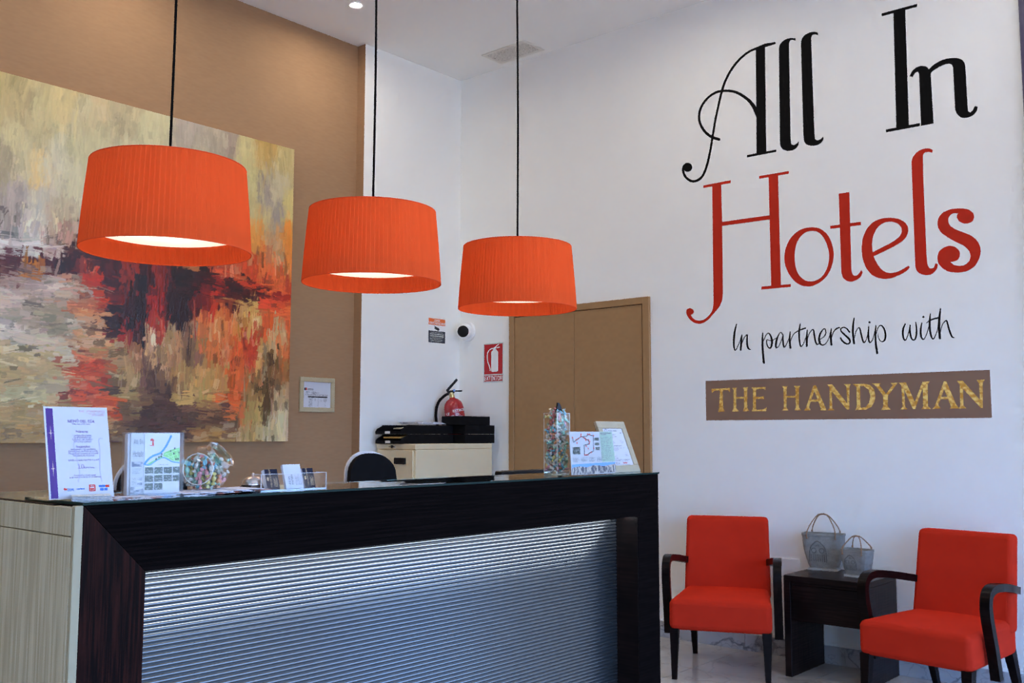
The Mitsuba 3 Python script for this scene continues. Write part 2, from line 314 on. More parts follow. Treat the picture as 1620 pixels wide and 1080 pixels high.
# double door in the right wall
d = numbered('door_1'); labels[d] = {'kind': 'structure', 'label': 'brown painted double door with a plain frame'}
def dpart(n, m, b='m_door'): scene[numbered(d + '__' + n)] = shape(m, b)
dpart('jamb', cbox(XR - 0.022, XR, 3.417, 3.468, 0, 2.130, 0.002)); dpart('jamb', cbox(XR - 0.022, XR, 4.568, 4.613, 0, 2.130, 0.002))
dpart('head', cbox(XR - 0.022, XR, 3.468, 4.568, 2.086, 2.130, 0.002))
dpart('leaf', cbox(XR - 0.012, XR - 0.0005, 3.478, 4.0275, 0.006, 2.0835, 0.0015)); dpart('leaf', cbox(XR - 0.012, XR - 0.0005, 4.0295, 4.566, 0.006, 2.0835, 0.0015))
dpart('gap', bx(XR - 0.0012, XR - 0.0004, 3.465, 4.57, 0, 2.088), 'm_gap')
# access panel low on the wall between the armchair and the side table
one('access_panel', cbox(XR - 0.004, XR, 2.445, 2.70, 0.40, 0.547, 0.001), 'm_wall', 'small flat white cover plate on the wall between left armchair and side table', 'cover plate')

# ------------------------------------------------------------------ reception desk
DX0, DX1, DY, DZ = 0.912, 3.0, 1.925, 1.107
desk = thing('reception_desk', 'long dark wood reception desk with ribbed metal front and glass top', 'reception desk')
IX0, IX1, IZ1, IZ0 = 1.048, 2.868, 0.965, 0.13
def xz(poly, y0, y1):
    """Extrudes an outline in the xz plane from y0 to y1 (y0 towards the room)."""
    m = extr(Polygon(poly), y1 - y0); M = np.array([[1, 0, 0, 0], [0, 0, -1, y1], [0, 1, 0, 0], [0, 0, 0, 1.0]]); return moved(m, M)
g = 0.0008
part('top_rail', xz([(DX0 + g, DZ), (DX1 - g, DZ), (IX1 + g, IZ1), (IX0 - g, IZ1)], DY, DY + 0.1), 'm_wood_flat', desk)
part('left_stile', xz([(DX0, DZ - g), (IX0 - g, IZ1 - g), (IX0 - g, IZ0), (DX0, 0)], DY, DY + 0.1), 'm_wood_red', desk)
part('right_stile', xz([(DX1, DZ - g), (IX1 + g, IZ1 - g), (IX1 + g, IZ0), (DX1, 0)], DY, DY + 0.1), 'm_wood_flat', desk)
q = numbered(desk + '__strip_lamp'); scene[q] = {**shape(bx(IX0 + 0.004, IX1 - 0.004, DY + 0.034, DY + 0.056, IZ1 - 0.0036, IZ1 - 0.0004), 'm_bulb_white'), 'emitter': {'type': 'area', 'radiance': rgb(*STRIP_RADIANCE)}}; labels[q] = {'label': 'white strip lamp under the top rail'}
part('reveal', bx(IX1 - 0.0012, IX1, DY + 0.001, DY + 0.09, IZ0, IZ1 - 0.004), 'm_wood', desk)
part('bottom_rail', xz([(DX0, 0), (DX1, 0), (IX1 + g, IZ0 - g), (IX0 - g, IZ0 - g)], DY, DY + 0.1), 'm_wood_flat', desk)
# ribbed metal sheet: a row of small half-round ribs
pitch, amp = 0.0112, 0.0036
zz = np.arange(IZ0 - 0.01, IZ1 + 0.005, pitch / 10); ph = (zz / pitch) % 1.0
yy = DY + 0.093 - amp * np.abs(np.sin(np.pi * ph)) ** 0.75
v = np.concatenate([np.stack([np.full_like(zz, IX0 - 0.02), yy, zz], 1), np.stack([np.full_like(zz, IX1 + 0.0), yy, zz], 1)]); n = len(zz)
fq = [[i, i + n, i + n + 1, i + 1] for i in range(n - 1)]
fr_ = trimesh.Trimesh(v, np.array([t for a, b, c, e in fq for t in ((a, b, c), (a, c, e))]), process=False)
part('ribbed_panel', fr_, 'm_metal', desk, smooth=60, label='sheet of fine horizontal ribs in brushed metal')
part('backing_board', bx(IX0 - 0.02, IX1 + 0.02, DY + 0.0945, DY + 0.099, IZ0 - 0.02, IZ1 + 0.02), 'm_gap', desk)
part('cream_end_panel', cat([cbox(DX0 - 0.018, DX0 - 0.0005, DY + 0.014, 2.66, 0, DZ - 0.062, 0.0015), cbox(DX0 - 0.018, DX0 - 0.0005, DY + 0.016, 2.66, DZ - 0.06, DZ - 0.004, 0.0015)]), 'm_cream', desk, label='cream lacquered end panel with fine vertical grain')
part('cream_edge', cbox(DX0 - 0.018, DX0 - 0.0005, DY, DY + 0.0125, 0, DZ, 0.0012), 'm_edge', desk)
part('counter_board', cat([cbox(DX0 - 0.016, DX1, DY + 0.1005, 2.2, DZ - 0.03, DZ, 0.001), cbox(DX0 - 0.016, 1.1, 2.2, 2.52, DZ - 0.03, DZ, 0.001)]), 'm_counter', desk)
part('back_board', bx(DX0, DX1 - 0.02, 2.15, 2.17, 0.74, DZ - 0.031), 'm_wood', desk)
part('right_panel', cbox(DX1 - 0.02, DX1, DY + 0.1005, 2.66, 0, DZ - 0.031, 0.001), 'm_wood', desk)
part('worktop', cbox(DX0 + 0.01, DX1 - 0.021, 2.02, 2.92, 0.71, 0.74, 0.002), 'm_wood_flat', desk)
part('glass_top', cbox(DX0 - 0.004, DX1 + 0.002, DY - 0.004, 2.19, DZ + 0.0004, DZ + 0.0062, 0.0004), 'm_glass', desk, label='clear glass sheet with a green edge')
part('glass_edge', cat([bx(DX0 - 0.004, DX1 + 0.002, DY - 0.0047, DY - 0.0042, DZ + 0.0006, DZ + 0.0060), bx(DX0 - 0.0047, DX0 - 0.0042, DY - 0.004, 2.19, DZ + 0.0006, DZ + 0.0060)]), 'm_glass_edge', desk)
GT = DZ + 0.0064                                        # top of the glass

# ------------------------------------------------------------------ pendant lamps
LAMPS = [(1.366, 2.459, 1.747, 'largest-looking orange ribbon pendant lamp, hanging in front of the painting'),
         (2.074, 2.423, 1.739, 'middle one of the three orange pendant lamps, before the brown wall edge'),
         (2.786, 2.408, 1.723, 'orange ribbon pendant lamp hanging in front of the brown door')]
SH, RB, RT = 0.240, 0.225, 0.2055
def pleated(n=104, rows=10):
    a = np.linspace(0, 2 * np.pi, n * 5, endpoint=False); ph = (a / (2 * np.pi) * n) % 1
    saw = np.where(ph < 0.85, ph / 0.85, (1 - ph) / 0.15) * 0.0017
    v = []; 
    for t in np.linspace(0, 1, rows):
        r = (RB + (RT - RB) * t) + saw + 0.0012 * math.sin(math.pi * t); v.append(np.stack([r * np.cos(a), r * np.sin(a), np.full_like(a, SH * t)], 1))
    m = len(a); f = []
    for i in range(rows - 1):
        j = np.arange(m); k = (j + 1) % m
        f += [np.stack([i * m + j, i * m + k, (i + 1) * m + k], 1), np.stack([i * m + j, (i + 1) * m + k, (i + 1) * m + j], 1)]
    return trimesh.Trimesh(np.concatenate(v), np.concatenate(f), process=False)
shade0 = pleated()
def ring(r, z, q, n=96): a = np.linspace(0, 2 * np.pi, n + 1); return tube(np.stack([r * np.cos(a), r * np.sin(a), np.full_like(a, z)], 1), q, 6)
hems = [ring(RB + 0.0008, 0.0005, 0.0014), ring(RT + 0.0008, SH - 0.0005, 0.0014)]
diff0 = lathe([(0.0005, 0.0465), (0.10, 0.047), (0.185, 0.0485), (0.2, 0.052), (0.2045, 0.056)], 72)
spid0 = cat([tube([(0, 0, SH - 0.012), (RT * math.cos(a), RT * math.sin(a), SH - 0.004)], 0.0018, 6) for a in np.radians([20, 140, 260])] + [lathe([(0.0005, SH - 0.07), (0.018, SH - 0.07), (0.018, SH - 0.01), (0.006, SH + 0.012), (0.0005, SH + 0.012)], 20)])
bulb0 = trimesh.creation.icosphere(subdivisions=2, radius=0.028)
for i, (x, y, z, lab) in enumerate(LAMPS):
    k = thing('pendant_lamp', lab, 'pendant lamp', 'orange pendant lamps above the desk'); M = mat(x, y, z, rz=17 * i)
    part('shade', shade0, 'm_shade', k, M, smooth=35, label='pleated orange ribbon drum shade'); [part('hem', q, 'm_hem', k, M, smooth=True) for q in hems]
    q = part('diffuser', diff0, 'm_diffuser', k, M, smooth=True, label='cream round diffuser disc'); scene[q]['emitter'] = {'type': 'area', 'radiance': rgb(0.020, 0.0185, 0.0148)}
    part('bracket', spid0, 'm_white', k, M, smooth=40)
    b = numbered(k + '__bulb'); scene[b] = {**shape(bulb0, 'm_bulb_white', True, mat(x, y, z + 0.135)), 'emitter': {'type': 'area', 'radiance': rgb(0.9, 0.75, 0.5)}}
    top = z + SH + 0.01
    part('cord', tube(spline([(x, y, top), (x + 0.002, y - 0.001, top + 0.5), (x - 0.002, y + 0.001, top + 1.1), (x + 0.001, y, top + 1.5), (x, y, ZC - 0.03)], 10), 0.0036, 8), 'm_cord', k, smooth=True, label='black cord')
    part('ceiling_rose', lathe([(0.0005, -0.035), (0.012, -0.035), (0.05, -0.004), (0.05, 0), (0.0005, 0)], 32), 'm_white', k, mat(x, y, ZC), smooth=40)

# ------------------------------------------------------------------ on the ceiling
RING0 = lathe([(0.030, -0.0005), (0.041, -0.006), (0.045, -0.004), (0.046, 0), (0.030, 0)], 40); LAMP0 = lathe([(0.0005, -0.001), (0.029, -0.0005)], 32)
DOWN = [(3.848, 4.69, 'round recessed downlight in the ceiling beside the brown wall end')] + [(x, y, None) for x, y in ((2.5, 4.69), (1.15, 4.69), (-0.6, 3.6), (4.3, 2.9), (4.3, 1.2), (2.6, 1.0), (0.8, 0.6), (-1.2, 0.6))]
for i, (dx, dy, lab) in enumerate(DOWN):
    k = thing('downlight', lab or 'round recessed ceiling downlight outside the photograph', 'downlight', 'recessed downlights')
    part('trim_ring', RING0, 'm_white', k, mat(dx, dy, ZC), smooth=40)
    q = numbered(k + '__lamp'); scene[q] = {**shape(LAMP0, 'm_bulb_white', False, mat(dx, dy, ZC - 0.001)), 'emitter': {'type': 'area', 'radiance': rgb(*DOWN_RADIANCE)}}
vt = thing('air_vent', 'rectangular ceiling air vent with a row of long slats', 'air vent')
vx0, vx1, vy0, vy1 = 4.98, 5.20, 4.237, 4.65
part('surround', cat([cbox(vx0, vx1, vy0, vy0 + 0.022, ZC - 0.008, ZC, 0.002), cbox(vx0, vx1, vy1 - 0.022, vy1, ZC - 0.008, ZC, 0.002), cbox(vx0, vx0 + 0.022, vy0 + 0.022, vy1 - 0.022, ZC - 0.008, ZC, 0.002), cbox(vx1 - 0.022, vx1, vy0 + 0.022, vy1 - 0.022, ZC - 0.008, ZC, 0.002)]), 'm_vent', vt)
part('backing', bx(vx0 + 0.02, vx1 - 0.02, vy0 + 0.02, vy1 - 0.02, ZC - 0.0012, ZC - 0.0004), 'm_gap', vt)
sl0 = moved(cbox(-0.0062, 0.0062, vy0 + 0.022 , vy1 - 0.022, -0.0007, 0.0007, 0.0003), mat(ry=4))
for x in np.linspace(vx0 + 0.033, vx1 - 0.033, 9): part('slat', sl0, 'm_vent', vt, mat(x, 0, ZC - 0.0062))

# ------------------------------------------------------------------ painting on the brown wall
PAINT_DABS = [(1.983,2.959,200,180,130),(2.116,2.857,205,190,140),(2.244,2.958,215,195,140),(2.382,2.957,205,190,145),(2.559,3.038,190,175,135),(1.936,2.647,185,170,135),(2.077,2.645,220,205,160),(2.11,2.618,235,205,140),(2.221,2.71,220,210,175),(2.319,2.801,205,195,150),(2.039,2.436,195,180,165),(1.981,2.36,180,165,150),(2.136,2.42,215,205,180),(2.268,2.409,205,185,150),(2.256,2.305,190,150,125),(2.003,2.216,205,195,185),(2.145,2.22,228,218,205),(2.296,2.552,215,205,165),(2.025,2.734,215,200,150),(2.424,2.789,205,195,150),(2.607,2.757,200,190,150),(2.543,2.528,205,185,150),(2.733,2.453,195,160,120),(1.917,3.041,190,170,115),(2.448,3.081,205,185,140),(2.193,2.244,195,165,145),(2.789,3.021,205,195,150),(2.948,3.059,180,165,145),(3.16,3.032,180,165,140),(3.291,3.083,165,145,125),(3.383,3.023,200,185,130),(3.522,3.055,185,150,85),(3.668,3.025,185,165,110),(3.436,2.812,200,185,130),(3.625,2.808,190,175,140),(3.702,2.697,200,180,115),(3.532,2.729,160,145,130),(3.607,2.599,165,150,135),(3.488,2.619,195,175,120),(3.469,2.475,225,150,70),(3.588,2.432,200,160,115),(3.707,2.511,230,140,50),(3.543,2.344,220,110,50),(3.688,2.323,225,130,60),(3.363,2.241,205,75,30),(3.454,2.213,215,70,25),(3.643,2.195,220,95,45),(3.23,2.243,200,80,40),(3.003,2.688,195,180,140),(3.218,2.612,200,170,120),(3.013,2.385,190,110,60),(2.022,2.13,80,20,20),(2.149,2.137,70,15,15),(2.117,2.12,200,120,30),(2.313,2.159,50,10,10),(2.382,2.151,120,30,10),(2.436,2.089,200,50,15),(2.025,2.081,110,60,45),(2.152,2.064,150,120,110),(1.96,2.144,90,30,30),(2.229,2.155,80,20,25),(2.345,2.198,60,15,12),(2.523,2.134,90,20,10),(2.562,2.069,60,10,10),(2.632,2.148,150,40,15),(2.709,2.086,40,8,8),(2.495,1.956,190,60,25),(2.586,1.93,45,8,10),(2.646,1.794,150,25,10),(2.699,1.869,40,10,12),(2.554,1.822,60,25,15),(2.744,2.162,70,10,10),(2.821,2.172,150,35,15),(2.808,1.988,170,30,15),(2.832,1.881,180,50,30),(2.959,2.19,45,15,10),(2.985,2.043,50,12,12),(2.949,1.928,40,10,12),(3.067,2.052,110,20,15),(3.146,2.175,60,10,10),(3.233,2.147,150,25,15),(3.321,2.138,60,12,12),(3.457,2.114,80,18,15),(3.597,2.109,120,25,15),(3.694,2.111,170,40,20),(3.194,2.027,200,50,20),(3.302,2.038,80,15,12),(3.413,2.069,60,12,10),(2.593,2.197,60,10,10),(2.706,2.176,50,10,10),(2.619,2.004,120,25,12),(2.57,1.876,50,10,10),(2.734,1.944,45,8,8),(2.767,2.074,60,10,10),(2.88,2.18,120,25,12),(3.021,2.16,50,14,10),(2.906,1.998,50,10,10),(2.028,2.023,180,150,130),(2.219,2.029,200,175,155),(2.353,2.01,190,160,135),(2.033,1.909,205,180,155),(2.225,1.895,175,155,125),(2.098,1.85,185,165,140),(2.261,1.831,165,150,120),(2.361,1.84,185,170,145),(2.168,1.724,205,190,160),(2.045,1.651,200,175,125),(2.172,1.626,195,170,115),(2.334,1.669,205,190,160),(2.082,1.523,195,165,105),(2.275,1.498,200,180,135),(2.117,1.444,205,190,140),(2.06,1.33,185,150,90),(2.184,1.364,180,145,85),(2.127,1.234,175,135,75),(2.034,1.234,170,135,75),(1.978,1.775,225,210,190),(1.985,1.953,210,190,170),(2.445,1.882,215,150,100),(2.437,1.675,215,120,75),(2.476,1.574,215,80,35),(2.445,1.471,205,80,40),(2.533,1.474,215,90,40),(2.562,1.371,200,75,30),(2.467,1.78,215,160,110),(2.39,1.945,200,120,75),(2.495,1.524,215,75,30),(2.457,1.2,180,140,80),(2.568,1.233,125,90,55),(2.67,1.199,100,70,50),(2.383,1.334,190,155,95),(2.48,1.308,195,150,90),(2.522,1.732,195,150,95),(2.614,1.686,195,155,100),(2.689,1.655,175,120,75),(2.655,1.583,185,150,95),(2.585,1.51,130,95,60),(2.714,1.48,170,140,85),(2.663,1.373,120,85,50),(2.776,1.339,80,50,35),(2.806,1.554,110,75,55),(2.847,1.484,95,60,45),(2.928,1.414,90,55,40),(2.88,1.63,150,110,70),(2.915,1.76,185,140,90),(3.036,1.749,140,100,70),(3.001,1.599,175,130,75),(3.045,1.49,195,155,90),(3.167,1.57,205,150,85),(2.891,1.341,95,65,50),(3.049,1.38,120,85,60),(3.173,1.382,170,120,70),(3.259,1.365,110,75,50),(3.011,1.306,100,65,50),(3.261,1.308,115,80,55),(3.348,1.316,120,85,55),(2.974,1.233,90,55,45),(3.179,1.233,165,120,65),(3.35,1.232,175,135,85),(2.837,1.754,225,180,140),(2.82,1.699,215,165,115),(3.115,1.868,215,120,60),(3.204,1.723,210,110,50),(3.283,1.959,215,100,40),(3.334,1.731,215,90,35),(3.374,1.889,205,125,55),(3.442,1.855,190,60,30),(3.415,2.01,220,170,90),(3.484,1.977,225,170,100),(3.469,1.739,195,60,30),(3.554,1.984,215,90,40),(3.697,1.997,220,100,50),(3.652,1.871,215,170,115),(3.515,1.742,215,160,90),(3.586,1.707,110,80,40),(3.567,1.547,105,75,40),(3.611,1.628,130,90,50),(3.706,1.673,150,100,55),(3.58,1.409,95,70,40),(3.664,1.431,180,150,110),(3.715,1.352,200,180,140),(3.622,1.272,190,170,120),(3.476,1.504,150,110,60),(3.481,1.349,185,150,90),(3.32,1.499,215,95,35),(3.381,1.386,215,110,55),(3.253,1.535,200,140,75),(3.67,1.232,205,185,140),(3.439,1.232,180,145,90),(3.728,1.755,190,100,50),(3.221,1.876,220,130,65),(3.143,1.644,205,150,85),(3.382,1.617,215,100,45),(3.646,2.073,215,80,40)]
def painting():
    rng = np.random.default_rng(7)
    X0, X1, Z0, Z1 = 1.34, 3.744, 1.2003, 3.0988; NX, NZ = 700, 554
    X, Z = np.meshgrid(np.linspace(X0, X1, NX), np.linspace(Z0, Z1, NZ)); px = (X1 - X0) / (NX - 1)
    D = np.array(PAINT_DABS, float); C = D[:, 2:] / 255.0
    def horiz(x, z):
        return ((z < 2.12) & (x < 2.62)) | ((z < 1.50) & (x < 3.35)) | ((np.abs(z - (2.27 - 0.11 * (x - 2.0))) < 0.10) & (x > 2.95)) | ((x < 2.6) & (np.abs(z - 2.22) < 0.05))
    def field(x, z, k):
        w = np.where(horiz(x, z), 1.0, 0.0); out = np.zeros(x.shape + (3,)); tot = np.zeros(x.shape)
        sx, sz = 0.75 + 0.65 * w, 1.30 - 0.62 * w
        for (dx, dz), c in zip(D[:, :2], C):
            q = (((x - dx) / sx) ** 2 + ((z - dz) / sz) ** 2 + 2e-4) ** -k; out += q[..., None] * c; tot += q
        return out / tot[..., None]
    P = np.stack([X, np.zeros_like(X), Z], -1)
    wx = (meshkit.fbm(P * 9, 3, 1) - .5) * 0.13 + (meshkit.fbm(P * [55, 1, 30], 2, 3) - .5) * 0.035; wz = (meshkit.fbm(P * 9, 3, 2) - .5) * 0.13 + (meshkit.fbm(P * [60, 1, 14], 2, 4) - .5) * 0.11
    s = 2; base = field(X[::s, ::s] + wx[::s, ::s], Z[::s, ::s] + wz[::s, ::s], 4.5)
    img = np.repeat(np.repeat(base, s, 0), s, 1)[:NZ, :NX].copy(); hgt = np.zeros((NZ, NX))
    n = 5200; cx = rng.uniform(X0, X1, n); cz = rng.uniform(Z0, Z1, n)
    cols = field(cx + rng.normal(0, .02, n), cz + rng.normal(0, .02, n), 6.0); hz = horiz(cx, cz)
    knife = rng.random(n) < 0.62                                        # flat palette-knife patches; the others are streaks
    for i in range(n):
        t = i / n; big = (1 - t) ** 1.2; dark = cols[i].mean() < 0.30
        if knife[i]: L = (0.018 + 0.075 * big) * rng.uniform(.5, 1.3); W = L * rng.uniform(.25, .7)
        else: L = (0.04 + 0.12 * big) * rng.uniform(.4, 1.3); W = (0.006 + 0.014 * big) * rng.uniform(.5, 1.3)
        if dark: L *= 0.7; W *= 0.8
        lx, lz = (L, W) if hz[i] else (W, L); r_ = 1.35
        i0, i1 = max(0, int((cx[i] - lx * r_ - X0) / px)), min(NX, int((cx[i] + lx * r_ - X0) / px) + 2); j0, j1 = max(0, int((cz[i] - lz * r_ - Z0) / px)), min(NZ, int((cz[i] + lz * r_ - Z0) / px) + 2)
        if i1 <= i0 or j1 <= j0: continue
        x, z = X[j0:j1, i0:i1] - cx[i], Z[j0:j1, i0:i1] - cz[i]
        a, b = (x, z) if hz[i] else (z, x)
        ang = rng.normal(0, .16); a, b = a + ang * b, b - ang * a
        row = meshkit.noise(np.stack([b / 0.007, np.full_like(b, i * 3.7), a / 0.25], -1), 5)
        rag = meshkit.fbm(np.stack([a / 0.022, b / 0.022, np.full_like(b, i * 1.3)], -1), 2, 6)
        m = np.clip((1.05 - np.abs(a) / L * (0.7 + 0.75 * row)) * 14, 0, 1) * np.clip((1.0 - np.abs(b) / W * (0.6 + 0.8 * rag)) * 12, 0, 1)
        m *= (np.clip((row + 0.55 * rag - 0.42) * 7, 0, 1) if knife[i] else np.clip((row - 0.35) * 7, 0, 1)) * rng.uniform(.6, 1.0)
        calm = 0.45 if cz[i] > 2.38 else 1.0
        c = cols[i] * (1 + calm * rng.normal(0, .07)) + calm * rng.normal(0, .012, 3)
        q = rng.random()
        m = m * (0.5 if calm < 1 else 1.0)
        if q < 0.10 * calm and not dark: c = c * 0.7 + 0.3 * np.array([.95, .90, .80])
        elif q < 0.17: c = c * (0.86 if cz[i] > 2.4 else 0.68)
        shade = 1 + 0.10 * (row - .5) - 0.10 * np.clip(np.abs(b) / W - 0.6, 0, .4)
        img[j0:j1, i0:i1] = img[j0:j1, i0:i1] * (1 - m[..., None]) + m[..., None] * c * shade[..., None]
        hgt[j0:j1, i0:i1] = np.maximum(hgt[j0:j1, i0:i1] * (1 - 0.6 * m), m * (0.4 + 0.6 * row) * 0.0014)
    img = np.clip((img - 0.5) * 1.06 + 0.5, 0.012, 0.95); lin = np.where(img <= 0.04045, img / 12.92, ((img + 0.055) / 1.055) ** 2.4) * PAINT_GAIN
    v = np.stack([X, YL - 0.0405 - hgt, Z], -1).reshape(-1, 3)
    j, i = np.meshgrid(np.arange(NZ - 1), np.arange(NX - 1), indexing='ij'); A = (j * NX + i).ravel()
    f = np.concatenate([np.stack([A, A + 1, A + NX + 1], 1), np.stack([A, A + NX + 1, A + NX], 1)])
    return trimesh.Trimesh(v, f, process=False), lin.reshape(-1, 3)
PAINT_GAIN = 1.0
pm, pc = painting()
pk = thing('painting', 'large unframed abstract canvas in cream, orange, red and dark brown on the brown wall', 'painting')
part('stretcher', cbox(1.34, 3.744, YL - 0.040, YL - 0.001, 1.2003, 3.0988, 0.002), 'm_canvas_edge', pk)
k = numbered(pk + '__painted_face'); scene[k] = mikit.ply(pm, 'm_paint', smooth=True, color=np.clip(pc, 0, 1)); labels[k] = {'label': 'thick oil paint laid on with a palette knife'}

